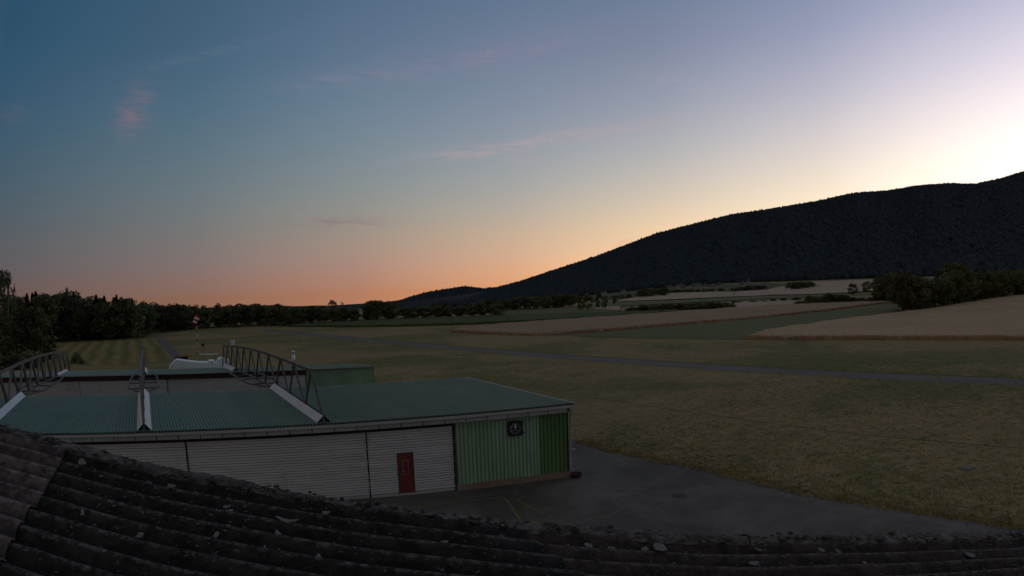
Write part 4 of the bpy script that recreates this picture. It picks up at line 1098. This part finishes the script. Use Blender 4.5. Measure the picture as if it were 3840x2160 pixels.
for (px, py, wd, hh), lb in zip(VIL, VL):
    b = survey(px, py, 1500); wd *= .55; hh *= .65; D_ = np.linalg.norm(b[:2]); n_ = np.array([b[0], b[1], 0]) / D_; q = random.Random(px)
    a_ = q.uniform(-.6, .6); xv = np.array([n_[1], -n_[0], 0]); X_ = xv * math.cos(a_) + n_ * math.sin(a_); Y_ = -xv * math.sin(a_) + n_ * math.cos(a_)
    dp_ = min(10, wd * .8); hw = hh * .62
    ho = thing('house', lb, 'house', b, 'houses of the village under the mountain')
    mb = MB(); mb.frame_box(b, X_, Y_, ZZ, (-wd / 2, wd / 2), (0, dp_), (-1, hw)); mb.build('wall', M['house_wall'], ho)
    mb = MB()
    e = .5; zr = hh
    p8 = [b + X_ * sx + Y_ * sy + ZZ * sz for sx, sy, sz in ((-wd / 2 - e, -e, hw - .2), (wd / 2 + e, -e, hw - .2), (wd / 2 + e, dp_ + e, hw - .2), (-wd / 2 - e, dp_ + e, hw - .2), (-wd / 2 - e, dp_ / 2, zr), (wd / 2 + e, dp_ / 2, zr))]
    mb.add(p8, [(0, 1, 5, 4), (2, 3, 4, 5), (0, 4, 3), (1, 2, 5), (0, 3, 2, 1)]); rf = mb.build('roof', M['house_roof'], ho)
    mb = MB(); mb.frame_box(b, X_, Y_, ZZ, (wd * .2, wd * .2 + .6), (dp_ * .4, dp_ * .4 + .6), (hh * .8, hh + .8)); mb.build('chimney', M['house_wall'], rf)
    for s_ in (-.3, 0, .3):
        mb = MB(); mb.frame_box(b, X_, Y_, ZZ, (wd * s_ - .55, wd * s_ + .55), (-.06, .02), (1.0, 2.3)); mb.build('window', M['glass'], ho)

# ------------------------------------------------------------------ trees
def leaf_mesh(name, pts, size, m, g_, droop=0.0, tri=False):
    n = len(pts); sz = size * g_.uniform(.55, 1.35, n)
    a = g_.normal(size=(n, 3)); a[:, 2] *= .6; a /= np.linalg.norm(a, axis=1)[:, None]
    b = g_.normal(size=(n, 3)); b -= a * (a * b).sum(1)[:, None]; b /= np.linalg.norm(b, axis=1)[:, None]
    if droop: a = a * (1 - droop) + np.array([0, 0, -1.0]) * droop; a /= np.linalg.norm(a, axis=1)[:, None]
    l = sz[:, None]; w_ = sz[:, None] * g_.uniform(.45, .8, (n, 1))
    V = np.stack([pts - b * w_ * .5, pts + a * l * .55 - b * w_ * .1, pts + b * w_ * .5 + a * l * .1, pts - a * l * .5], 1).reshape(-1, 3)
    me = bpy.data.meshes.new(name)
    me.vertices.add(4 * n); me.vertices.foreach_set('co', V.reshape(-1))
    me.loops.add(4 * n); me.loops.foreach_set('vertex_index', np.arange(4 * n, dtype=np.int32))
    me.polygons.add(n); me.polygons.foreach_set('loop_start', np.arange(0, 4 * n, 4, dtype=np.int32))
    me.update(calc_edges=True); me.materials.append(m)
    return me


def blob_pts(g_, c, r, n):
    d = g_.normal(size=(n, 3)); d /= np.linalg.norm(d, axis=1)[:, None]
    k = g_.uniform(.45, 1.0, (n, 1)) ** .5
    return np.array(c) + d * k * np.array(r) * g_.uniform(.9, 1.12, (n, 1))


def crown_pts(kind, g_):
    P_ = []
    if kind in ('broad', 'round'):
        lo = .05 if kind == 'broad' else .16
        for i in range(30):
            z = g_.uniform(lo + .08, .93); wd = (math.sin(math.pi * min(1, max(0, (z - lo * .5) / (1.06 - lo * .5))) ** .85)) * .36 + .02
            a = g_.uniform(0, 6.283); rr_ = wd * g_.uniform(.35, .9)
            rb = g_.uniform(.07, .135)
            P_.append(blob_pts(g_, (rr_ * math.cos(a), rr_ * math.sin(a), z), (rb * 1.1, rb * 1.1, rb * .85), int(95 * (rb / .1) ** 2)))
    elif kind == 'tall':
        for i in range(24):
            z = g_.uniform(.1, .95); wd = .20 * math.sin(math.pi * min(1, (z + .15) / 1.18)) ** .7
            a = g_.uniform(0, 6.283); rr_ = wd * g_.uniform(.2, .9); rb = g_.uniform(.055, .11)
            P_.append(blob_pts(g_, (rr_ * math.cos(a), rr_ * math.sin(a), z), (rb, rb, rb * 1.2), int(100 * (rb / .09) ** 2)))
    elif kind == 'conifer':
        for i in range(2300):
            z = g_.uniform(.04, 1.0); lay = (z * 14) % 1
            wd = .19 * (1 - z) ** .85 * (1.12 - .5 * lay) + .006
            a = g_.uniform(0, 6.283); k = g_.uniform(.3, 1) ** .6
            P_.append([[wd * k * math.cos(a), wd * k * math.sin(a), z - .05 * k * (1 - z)]])
    elif kind == 'birch':
        for i in range(85):
            z = g_.uniform(.34, .97); wd = .22 * math.sin(math.pi * min(1, (z - .22) / .80)) ** .8 + .015
            a = g_.uniform(0, 6.283); k = g_.uniform(.25, 1.0); x, y = wd * k * math.cos(a), wd * k * math.sin(a)
            L = g_.uniform(.05, .16); n = int(34 * L / .1)
            t_ = g_.uniform(0, 1, n)
            P_.append(np.stack([x + g_.normal(0, .012, n), y + g_.normal(0, .012, n), z - L * t_], 1))
    elif kind == 'sparse':
        for i in range(16):
            z = g_.uniform(.35, .95); wd = .26 * math.sin(math.pi * min(1, (z - .15) / .95)); a = g_.uniform(0, 6.283); k = g_.uniform(.4, 1)
            rb = g_.uniform(.05, .095); P_.append(blob_pts(g_, (wd * k * math.cos(a), wd * k * math.sin(a), z), (rb, rb, rb * .8), 55))
    elif kind == 'bush':
        for i in range(16):
            a = g_.uniform(0, 6.283); rr_ = .5 * g_.uniform(.1, .85); z = g_.uniform(.15, .78) * (1 - .5 * (rr_ / .5) ** 2)
            rb = g_.uniform(.13, .24); P_.append(blob_pts(g_, (rr_ * math.cos(a), rr_ * math.sin(a), z), (rb, rb, rb * .95), 75))
        Q = np.concatenate(P_); Q[:, 2] = np.abs(Q[:, 2]); return Q
    return np.concatenate([np.array(p_) for p_ in P_])


def trunk_mesh(kind, g_, m):
    mb = MB()
    top = {'conifer': .97, 'birch': .93, 'tall': .85, 'bush': .4, 'sparse': .9}.get(kind, .72)
    r0 = {'conifer': .014, 'birch': .011, 'bush': .02, 'sparse': .012}.get(kind, .020)
    pts = [(g_.normal(0, .006) * i, g_.normal(0, .006) * i, top * i / 5) for i in range(6)]
    mb.tube(pts, [r0 * (1 - .85 * i / 5) for i in range(6)], 6)
    if kind != 'conifer':
        for _ in range(7 if kind in ('birch', 'sparse') else 6):
            i = g_.integers(1, 5); p0 = np.array(pts[i]); a = g_.uniform(0, 6.283); L = g_.uniform(.12, .24)
            p1 = p0 + np.array([math.cos(a) * L * .5, math.sin(a) * L * .5, L * .5]); p2 = p1 + np.array([math.cos(a) * L * .45, math.sin(a) * L * .45, L * .35])
            mb.tube([p0, p1, p2], [r0 * .5, r0 * .3, r0 * .1], 5)
    me = bpy.data.meshes.new('trunk'); me.from_pydata(mb.v, [], mb.f); me.update(); me.materials.append(m)
    return me


PROTO = {}
def protos(kind, n, size, m, bark, droop=0.0):
    PROTO[kind] = []
    for i in range(n):
        g_ = np.random.default_rng(hash_(kind) + 31 * i)
        PROTO[kind].append((leaf_mesh('crown', crown_pts(kind, g_), size, m, g_, droop), trunk_mesh(kind, g_, bark)))
def hash_(s): return sum(ord(c) * (i + 3) for i, c in enumerate(s))
protos('broad', 4, .050, M['leaf'], M['bark'])
protos('round', 4, .050, M['leaf'], M['bark'])
protos('tall', 3, .048, M['leaf'], M['bark'])
protos('conifer', 3, .040, M['leaf_dark'], M['bark'], .35)
protos('birch', 2, .028, M['leaf_birch'], M['birch_bark'], .6)
protos('sparse', 2, .035, M['leaf'], M['bark'])
protos('bush', 4, .11, M['leaf'], M['bark'])
PROTO['pale'] = []
for i in range(2):
    g_ = np.random.default_rng(900 + i); PROTO['pale'].append((leaf_mesh('crown', crown_pts('bush', g_), .10, M['leaf_pale'], g_, .2), trunk_mesh('bush', g_, M['bark'])))
NAMES = {'broad': 'broadleaf_tree', 'round': 'broadleaf_tree', 'tall': 'broadleaf_tree', 'conifer': 'conifer_tree', 'birch': 'birch_tree', 'sparse': 'broadleaf_tree', 'bush': 'shrub', 'pale': 'shrub'}
trq = random.Random(99)


def tree(kind, x, y, h, wscale, label, group=None, cat=None):
    z = terrain(x, y)
    cat = cat or ('shrub' if kind in ('bush', 'pale') else 'tree')
    root = thing(NAMES[kind], label, cat, (x, y, z - .05), group)
    root.rotation_euler = (trq.gauss(0, .02), trq.gauss(0, .02), trq.uniform(0, 6.283)); root.scale = (h * wscale, h * wscale * trq.uniform(.9, 1.1), h)
    cm, tm = PROTO[kind][trq.randrange(len(PROTO[kind]))]
    for nm, me in (('crown', cm), ('trunk', tm)):
        o_ = bpy.data.objects.new(nm, me); col.objects.link(o_); o_.parent = root
    return root


def height_for(x, y, py_top, px=None):
    """height that brings a tree's tip to a level of the photograph"""
    z = terrain(x, y); lo, hi = .2, 60.0
    for _ in range(30):
        mid = (lo + hi) / 2
        if pix_of((x, y, z + mid))[1] > py_top: lo = mid
        else: hi = mid
    return (lo + hi) / 2


def treeline(base, tops, spacing, rows, depth, kinds, wsc, label, group, seed, jit=.12, cat=None, hmax=40, zones=None):
    """trees standing in rows along an edge; base: edge on the ground, tops: skyline to reach"""
    q = random.Random(seed); tx = [t_[0] for t_ in tops]; ty = [t_[1] for t_ in tops]
    B_ = [survey(*p_)[:2] for p_ in base]
    spacing *= .80; wsc *= 1.15
    for rw_ in range(rows):
        for a, b in zip(B_[:-1], B_[1:]):
            a, b = np.array(a), np.array(b); L = np.linalg.norm(b - a); n_ = max(1, round(L / spacing))
            for j in range(n_):
                s_ = (j + q.uniform(.15, .85)) / n_; p_ = a + (b - a) * s_
                rad = p_ / np.linalg.norm(p_); p_ = p_ + rad * (rw_ * depth + 1.0 + q.uniform(0, depth * .6))
                px = pix_of((p_[0], p_[1], terrain(*p_)))[0]
                t_ = float(np.interp(px, tx, ty)) - .8
                h = height_for(p_[0], p_[1], t_) * (q.uniform(1 - 2 * jit, 1 + jit * .25) if rw_ < rows - 1 else q.uniform(1 - jit, 1 + jit * .4))
                k = q.choice(kinds)
                ws_ = wsc * q.uniform(.85, 1.2) * (min(1.6, max(1, spacing * .95 / (h * .62))) if k not in ('conifer', 'birch') else 1)
                lb = label
                if zones:
                    lb += ', ' + next((t_2 for x_, t_2 in zones if px < x_), zones[-1][1])
                    if rw_: lb = 'rear ' + lb
                if k == 'conifer': lb = 'pointed ' + lb
                tree(k, p_[0], p_[1], min(h, hmax), ws_, lb, group, cat)


# tall wood at the left
treeline([(150, 861), (240, 857), (376, 851.5)], [(35, 731), (52, 728), (70, 730), (88, 733), (108, 731), (130, 737), (150, 733), (172, 734), (200, 739), (215, 745), (228, 752), (236, 745), (252, 742), (275, 748), (300, 741), (330, 745), (345, 753), (358, 751), (372, 757), (392, 764)], 4.2, 4, 5, ['broad', 'tall', 'broad', 'conifer', 'round'], .95, 'tree of the tall dark left wood', 'trees of the tall left wood', 41, .08, zones=[(215, 'under the thin birch tip'), (295, 'above the mown stripes'), (999, 'at its right end')])
treeline([(20, 868), (150, 861)], [(0, 736), (35, 733), (52, 730), (70, 731), (88, 733), (108, 731), (130, 737), (150, 735)], 4.5, 3, 5, ['broad', 'tall', 'conifer'], .95, 'tree of the tall dark wood behind the pale birch', 'trees of the tall wood at the left edge', 42, .08)
# next stretch of wood, set back
treeline([(376, 840), (446, 834), (470, 829), (560, 825), (644, 822), (722, 820)], [(376, 760), (392, 765), (410, 766), (460, 765), (500, 764), (535, 767), (560, 766), (600, 763), (644, 763), (700, 763), (722, 765)], 4.3, 3, 6, ['broad', 'round', 'tall', 'broad'], 1.1, 'tree of the long dark woodland edge', 'trees of the woodland edge behind the windsock', 43, .07, zones=[(450, 'left end, above the grey track'), (560, 'just behind the striped sock'), (999, 'right end, by the rounded shrub')])
treeline([(722, 820), (800, 816), (884, 811), (893, 810)], [(722, 765), (751, 771), (769, 769), (800, 768), (820, 771), (860, 772), (885, 774), (893, 776)], 4.6, 3, 6, ['broad', 'round', 'broad'], 1.1, 'tree of the low wood left of the gap', 'trees of the wood left of the gap', 44, .06, zones=[(800, 'left part'), (999, 'under the round-headed tree')])
p_ = survey(838, 813)[:2] * 1.05; tree('round', p_[0], p_[1], height_for(p_[0], p_[1], 754), .62, 'round-headed tree rising above the low wood left of the gap')
p_ = survey(862, 812)[:2] * 1.05; tree('sparse', p_[0], p_[1], height_for(p_[0], p_[1], 757), .4, 'thin nearly bare tree just right of the round-headed one')
p_ = survey(712, 820)[:2]; tree('bush', p_[0], p_[1], height_for(p_[0], p_[1], 803.5), 1.9, 'rounded dark shrub in front of the woodland edge')
# clump right of the gap and the row beyond the dark crop strip
treeline([(916, 808), (960, 806), (1000, 804.5)], [(912, 775), (918, 764), (928, 757), (945, 754), (980, 754), (990, 758), (1005, 766)], 4.5, 3, 5, ['round', 'broad'], 1.05, 'tree of the flat-topped clump right of the gap', 'trees of the flat-topped clump', 45, .05)
treeline([(1000, 804.5), (1060, 801.5), (1140, 799), (1200, 798), (1254, 797)], [(1000, 766), (1010, 769), (1040, 771), (1060, 769), (1100, 767), (1116, 760), (1122, 758), (1130, 767), (1190, 765), (1206, 757), (1215, 751), (1240, 752), (1254, 757)], 4.8, 2, 5, ['broad', 'round', 'broad'], 1.15, 'tree of the dark row behind the green crop', 'trees of the row behind the crop strip', 46, .09, zones=[(1100, 'left third'), (1190, 'around the leftmost line pole'), (9999, 'tall right end')])
p_ = survey(934, 808)[:2]; tree('pale', p_[0], p_[1], height_for(p_[0], p_[1], 795), 1.3, 'pale dry shrub at the foot of the flat-topped clump')
p_ = survey(898, 809)[:2]; tree('pale', p_[0], p_[1], height_for(p_[0], p_[1], 797), 1.2, 'pale dry shrub in the gap between the woods')
treeline([(1254, 784), (1340, 780), (1450, 773)], [(1254, 756), (1300, 748), (1340, 744), (1380, 742), (1400, 737), (1420, 738), (1450, 737)], 5.5, 3, 8, ['broad', 'round', 'tall'], 1.1, 'tree of the wood behind the small meadow', 'trees of the wood behind the small meadow', 47, .08, zones=[(1340, 'left half'), (9999, 'right half, beside the big round tree')])
for px, pb, pt, k, w_, lb in ((1480, 783, 736, 'round', .95, 'big dark round tree standing at the edge of the small meadow'), (1462, 780, 742, 'broad', .8, 'dark tree leaning on the left side of the big round tree'), (1507, 776, 735, 'broad', .75, 'tall tree just right of the big round tree'), (1522, 779, 743, 'round', .8, 'small tree with a thin trunk beside the wooden pole'), (1547, 766, 749, 'round', 1.0, 'lone small round tree beside the pale wheat field')):
    p_ = survey(px, pb)[:2]; tree(k, p_[0], p_[1], height_for(p_[0], p_[1], pt), w_, lb)
# wood in front of the village
treeline([(1600, 750), (1625, 748), (1673, 744.5)], [(1595, 733), (1615, 726), (1640, 721), (1670, 723), (1680, 728)], 9, 2, 12, ['broad', 'round'], 1.1, 'tree of the dark wood in front of the village', 'trees of the wood before the village', 48, .07)
treeline([(1540, 752), (1570, 752), (1600, 750)], [(1540, 744), (1600, 737)], 9, 2, 10, ['broad', 'bush'], 1.1, 'low tree left of the dark wood before the village', 'low trees before the village', 49, .1)
treeline([(1682, 738), (1760, 737), (1850, 735), (1930, 728)], [(1682, 728), (1720, 729), (1760, 727), (1800, 726), (1850, 723), (1880, 719), (1930, 716)], 10, 2, 22, ['broad', 'round'], 1.3, 'tree of the belt above the pale wheat', 'trees between the village and the wheat fields', 50, .15, zones=[(1790, 'left half'), (9999, 'right half')])
# long low hedge and the hedge with taller shrubs
p_ = survey(1561, 786)[:2]; tree('bush', p_[0], p_[1], height_for(p_[0], p_[1], 778.5), 1.3, 'single small shrub left of the long low hedge')
treeline([(1573, 785.5), (1640, 783), (1740, 779.5), (1842, 776)], [(1573, 777), (1590, 770), (1612, 763), (1680, 762), (1750, 757), (1775, 754), (1800, 756), (1842, 761)], 2.9, 2, 2.5, ['bush'], 1.1, 'shrub of the long low hedge', 'shrubs of the long low hedge', 51, .14, zones=[(1650, 'left end'), (1760, 'middle'), (9999, 'right end')])
treeline([(1830, 765), (1932, 760.5), (2010, 757.5)], [(1830, 757), (1932, 752), (1990, 744), (2010, 746)], 4.5, 1, 3, ['bush'], 1.1, 'shrub of the far hedge between the two wheat strips', 'shrubs of the far hedge', 52, .14)
treeline([(2004, 768.5), (2060, 766), (2150, 762.5), (2262, 759)], [(2004, 757), (2030, 749), (2040, 738), (2056, 739), (2066, 746), (2080, 734), (2095, 732), (2105, 738), (2118, 731), (2130, 745), (2180, 747), (2262, 735)], 2.8, 2, 2.5, ['bush', 'bush', 'broad'], 1.1, 'shrub of the hedge left of the big trees', 'shrubs of the hedge left of the big trees', 53, .12, zones=[(2070, 'low left end'), (2135, 'tall clump in the middle'), (9999, 'right end')])
treeline([(2134, 743), (2150, 742)], [(2132, 712), (2142, 709), (2156, 712)], 5, 1, 4, ['broad'], .9, 'square-topped tree on the pale wheat field', 'square-topped trees on the wheat field', 54, .03)
treeline([(2176, 740), (2200, 739)], [(2170, 710), (2185, 706), (2200, 708)], 5, 1, 4, ['broad', 'round'], .9, 'tree left of the biggest trees, beside the small wheat plot', 'trees beside the small wheat plot', 55, .05)
treeline([(1956, 731), (2000, 730), (2052, 722)], [(1956, 716), (1975, 709), (2030, 708), (2050, 713)], 11, 1, 8, ['broad', 'round'], 1.2, 'tree of the copse in the middle of the pale wheat', 'trees of the copse in the wheat', 56, .08)
treeline([(2054, 722), (2085, 721)], [(2054, 718), (2065, 716.5), (2085, 719)], 12, 1, 5, ['bush'], 1.2, 'small shrub right of the copse in the wheat', 'small shrubs by the copse', 57, .1)
# tall trees at the right
treeline([(2263, 789), (2300, 783), (2342, 778), (2390, 771), (2432, 763)], [(2200, 715), (2222, 697), (2240, 684), (2262, 677), (2285, 679), (2302, 688), (2312, 694), (2320, 690), (2330, 694), (2345, 712), (2372, 690), (2385, 672), (2400, 664), (2416, 664), (2430, 671), (2445, 684)], 6.5, 3, 6, ['round', 'broad', 'broad'], 1.05, 'tall dense tree at the top of the wheat', 'tall trees along the right wheat field', 58, .08, zones=[(2310, 'left of the dip'), (2360, 'in the dip'), (9999, 'under the highest crown')])
treeline([(2200, 762), (2262, 759)], [(2200, 713), (2215, 700), (2240, 684), (2262, 678)], 5.5, 2, 6, ['round', 'broad'], 1.0, 'tree at the left end of the tall right-hand trees', 'trees at the left end of the tall group', 59, .06)
treeline([(2432, 763), (2527, 749), (2576, 744), (2612, 738)], [(2432, 672), (2445, 686), (2460, 683), (2490, 678), (2520, 677), (2545, 681), (2576, 674), (2680, 664)], 6.5, 3, 6, ['broad', 'round', 'broad'], 1.0, 'dense tree of the right-hand wood', 'trees of the right-hand wood', 60, .06, zones=[(2480, 'next to the highest crown'), (2540, 'behind the stone marker'), (9999, 'at the very edge')])

# birch and near bushes at the left
def put(kind, px, pb, pt, w_, lb, grp=None):
    p_ = survey(px, pb)[:2]; return tree(kind, p_[0], p_[1], height_for(p_[0], p_[1], pt), w_, lb, grp)
put('birch', 2, 893, 664, .62, 'tall pale birch with hanging twigs at the left edge')
put('birch', 30, 893, 668, .5, 'second slender birch just right of the tall one')
put('birch', -40, 893, 660, .6, 'birch standing outside the left edge')
put('birch', 177, 858, 716, .32, 'thin birch tip rising from the tall left wood')
for i, (px, pb, pt, w_) in enumerate(((20, 905, 775, 1.0), (58, 900, 768, .95), (88, 898, 770, .9), (112, 894, 790, .85), (122, 892, 838, 1.2), (-20, 905, 770, 1.0))):
    put('broad', px, pb, pt, w_, 'bushy tree in front of the tall wood, beside the birch', 'bushy trees beside the birch')
for i, (px, pb, pt, w_) in enumerate(((70, 925, 872, 1.2), (95, 918, 880, 1.1), (40, 930, 876, 1.2), (10, 932, 880, 1.2), (122, 905, 866, 1.1))):
    put('bush', px, pb, pt, w_, 'dark shrub at the foot of the bushy trees on the left', 'shrubs at the left behind the truss')
for i, (px, pb, pt, w_) in enumerate(((72, 918, 880, .8), (84, 926, 890, .8))):
    put('pale', px, pb, pt, w_, 'pale dry shrub behind the left truss', 'pale shrubs behind the left truss')
put('bush', 192, 914, 880, .8, 'dark green shrub at the edge of the mown grass')
put('bush', 205, 916, 902, 1.6, 'low shrub below the dark green one on the mown grass')

# ------------------------------------------------------------------ roof under the camera
def Q(a, b, n=0.0): return O_ + aD * a + bD * b + nD * n
def corr(b): return .030 * math.cos(2 * math.pi * (b - 2.2126) / PB)
def skew(b): return -.555 * (b - 3.537)
ROWS = [(-9.0, -2.80, 'sheet_red'), (-2.80, .30, 'sheet_black'), (.30, 3.3, 'sheet_mix'), (3.3, 9, 'sheet_mix')]
EAVE = 4.36
hs = thing('house', 'old house under the camera with a lichen-spotted corrugated fibre-cement roof', 'house', Q(0, 0, -8.2))
nq = np.random.default_rng(5)
ph = nq.uniform(0, 6.28, 6)
def warp(a, b): return .006 * math.sin(a * 2.1 + ph[0] + b) + .004 * math.sin(a * 5.3 + b * 3 + ph[1])
SHEETW = PB * 5
strips = [(BV - SHEETW * (i + 1), BV - SHEETW * i) for i in range(9)]
for ri, (a0, a1, mk) in enumerate(ROWS[:3]):
    for si, (b0_, b1_) in enumerate(strips):
        q = random.Random(ri * 40 + si)
        off = q.uniform(-.025, .025)
        f0 = lambda b: (a0 + skew(b) - .16 if ri else -9.0) + off
        f1 = lambda b: min(a1 + skew(b) + off, EAVE) if ri < 2 else EAVE + off * .5
        if f0(b1_) >= f1(b1_) - .05 and f0(b0_) >= f1(b0_) - .05: continue
        nb_ = 41; na2 = 10; mb = MB()
        bs = np.linspace(b0_ - .0, b1_ - .003, nb_)
        top_, bot = [], []
        for k in range(na2 + 1):
            rowp, rowb = [], []
            for b in bs:
                s0_, s1_ = f0(b), f1(b); s_ = s0_ + (s1_ - s0_) * k / na2
                lift = .022 * (k / na2) if ri < 2 else .004
                n_ = corr(b) + lift + warp(s_, b)
                # ragged, worn lower end
                if k == na2: s_ += .012 * math.sin(b * 37 + ri) + q.uniform(-.004, .004)
                rowp.append(Q(s_, b, n_)); rowb.append(Q(s_, b, n_ - .011))
            top_.append(rowp); bot.append(rowb)
        mb.strip(top_ + [bot[-1]] + [bot[0]], None)
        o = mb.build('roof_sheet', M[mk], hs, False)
        me = o.data; me.polygons.foreach_set('use_smooth', [True] * len(me.polygons))
        if ri == 0 or mk == 'sheet_red': o['label'] = 'reddish fibre-cement sheet overlapping the black ones'
# verge caps with a rolled top and a drop edge
VE = [-9.0, -5.6, -3.55, -2.86, -1.35, .25, 1.85, 3.30, EAVE - .02]
for i in range(len(VE) - 1):
    a0, a1 = VE[i] + .006, VE[i + 1] - .006; mb = MB(); sec = []
    q = random.Random(i + 5); lift = .012 if i % 2 else 0.0
    n_ = 26
    for k in range(n_ + 1):
        a = a0 + (a1 - a0) * k / n_
        j = lambda s_: q.gauss(0, s_)
        w = warp(a, BV) + lift + (.03 if a < -2.86 else .015)
        sec.append([Q(a, BV - .066 + j(.008), w + .002), Q(a, BV - .058 + j(.006), w + .022 + j(.004)), Q(a, BV - .015, w + .038 + j(.005)), Q(a, BV + .03, w + .036 + j(.005)), Q(a, BV + .062 + j(.003), w + .022), Q(a, BV + .062 + j(.002), w - .15), Q(a, BV + .045, w - .15)])
    mb.strip(sec, None); mb.add(sec[0], [tuple(range(7))]); mb.add(sec[-1], [tuple(range(7))[::-1]])
    o = mb.build('verge_cap', M['verge'], hs)
# walls under the roof
def foot(a, b):
    p_ = Q(a, b); return (p_[0], p_[1], -.05)
mb = MB()
cs = [(-9, -6), (3.9, -6), (3.9, 3.40), (-9, 3.40)]
b4 = [foot(*c_) for c_ in cs]; t4 = [Q(*c_, -.06) for c_ in cs]
mb.add(b4 + [tuple(p_) for p_ in t4], [(0, 1, 5, 4), (1, 2, 6, 5), (2, 3, 7, 6), (3, 0, 4, 7), (4, 5, 6, 7)])
mb.build('wall', M['house_wall'], hs)

# moss cushions and lichen crusts (uncountable)
def lumps(name, spots, m, label, seed, flat=.45):
    g_ = np.random.default_rng(seed); mb = MB()
    for (a, b, n0, r) in spots:
        k = 7; base_ = len(mb.v); h = r * flat * g_.uniform(.6, 1.3)
        for ring_, (rr_, zz) in enumerate(((1.0, -.35), (.86, .45), (.45, .9))):
            for j in range(k):
                t_ = 6.283 * j / k + ring_ * .4; q_ = r * rr_ * g_.uniform(.75, 1.25)
                mb.v.append(tuple(Q(a + q_ * math.cos(t_), b + q_ * math.sin(t_), n0 + h * zz)))
        mb.v.append(tuple(Q(a, b, n0 + h)))
        for ring_ in range(2):
            for j in range(k):
                j2 = (j + 1) % k; mb.f.append((base_ + ring_ * k + j, base_ + ring_ * k + j2, base_ + (ring_ + 1) * k + j2, base_ + (ring_ + 1) * k + j))
        for j in range(k): mb.f.append((base_ + 2 * k + j, base_ + 2 * k + (j + 1) % k, base_ + 3 * k))
    o_ = mb.build(name, m, None, True); o_['kind'] = 'stuff'; o_['label'] = label
sp_m, sp_l = [], []
for _ in range(700):
    a = nq.uniform(-6, EAVE - .05); b = BV - .02 + nq.normal(0, .035)
    b = min(b, BV + .05); (sp_l if nq.random() < .72 else sp_m).append((a, b, warp(a, BV) + .055 + (.03 if a < -2.86 else .015) - .01, abs(nq.normal(.004, .008)) + .006))
for _ in range(420):
    a = nq.uniform(-5, EAVE - .05); b = BV - .08 - abs(nq.normal(0, .5)); sp_l.append((a, b, corr(b) + warp(a, b) + (.02 if a < -2.8 + skew(b) else .012), abs(nq.normal(.004, .005)) + .003))
for _ in range(700):
    a = nq.uniform(-6, EAVE - .05); b = nq.uniform(.8, BV - .1); b = 2.2126 + PB * round((b - 2.2126) / PB) + nq.normal(0, .02)
    sp_m.append((a, b, corr(b) + warp(a, b) + .01, abs(nq.normal(.003, .004)) + .003))
lumps('lichen', sp_l, M['verge'], 'pale lichen crusts on the old roof', 31, .22)
lumps('moss', sp_m, M['moss'], 'dark moss cushions on the old roof', 32, .6)

# pale flakes lying on the sheets
def roof_at(px, py):
    d = ray_at(px, py); t_ = -CLR / (d @ nD); p_ = d * t_; return float(p_ @ aD), float(p_ @ bD)
FL = [(722, 1324, .085, 'half-round pale flake, the largest on the black sheets'), (207, 1186, .055, 'pale squarish flake near the reddish sheets'), (1655, 1397, .06, 'pointed pale flake in the middle of the roof near the bottom edge'), (1117, 1375, .05, 'thin pale flake right of the half-round one'), (1897, 1417, .05, 'pale flake close to the bottom edge, right of the pointed one'), (2440, 1402, .05, 'pale flake near the right end of the roof')]
FS = [(819, 1311), (958, 1307), (1005, 1318), (373, 1210), (545, 1222), (1052, 1333), (1282, 1362), (1373, 1397), (1620, 1390), (1908, 1387), (2062, 1403), (2107, 1399), (430, 1240), (575, 1290), (352, 1344), (570, 1278), (2176, 1417), (700, 1352), (1480, 1382), (1540, 1378)]
def flake(px, py, r, lb, seed, grp=None):
    a, b = roof_at(px, py)
    if b > BV - .1 or a > EAVE - .1: return
    q = random.Random(seed); z0 = corr(b) + warp(a, b) + .024; n_ = 9; mb = MB(); o3 = Q(a, b, z0)
    k = .55 if r > .06 else q.uniform(.6, .95); th = q.uniform(0, 3)
    ring_ = []
    for j in range(n_):
        t_ = 6.283 * j / n_; rr_ = r * q.uniform(.7, 1.1); x, y = rr_ * math.cos(t_), rr_ * k * math.sin(t_)
        if r > .06 and y > 0: y *= .15
        ring_.append((x * math.cos(th * (r < .06)) - y * math.sin(th * (r < .06)), x * math.sin(th * (r < .06)) + y * math.cos(th * (r < .06))))
    up = lambda x, y: .25 * (x * x + y * y) / r + .12 * y
    mb.v = [tuple(Q(a + x, b + y, z0 + up(x, y))) for x, y in ring_] + [tuple(Q(a + x, b + y, z0 + up(x, y) - .004)) for x, y in ring_] + [tuple(Q(a, b, z0 - .001)), tuple(Q(a, b, z0 - .005))]
    for j in range(n_):
        j2 = (j + 1) % n_; mb.f += [(j, j2, 2 * n_), (n_ + j2, n_ + j, 2 * n_ + 1), (j, n_ + j, n_ + j2, j2)]
    o_ = mb.build('flake', M['lichen'], None, False, o3); tag(o_, lb, 'flake', grp)
for i, (px, py, r, lb) in enumerate(FL): flake(px, py, r * .85, lb, i, None)
for i, (px, py) in enumerate(FS): flake(px, py, .028, 'tiny pale flake on the ' + ('left part of the black sheets' if px < 800 else 'middle of the mossy roof' if px < 1420 else 'right part of the mossy roof'), 50 + i, 'tiny pale flakes on the roof')
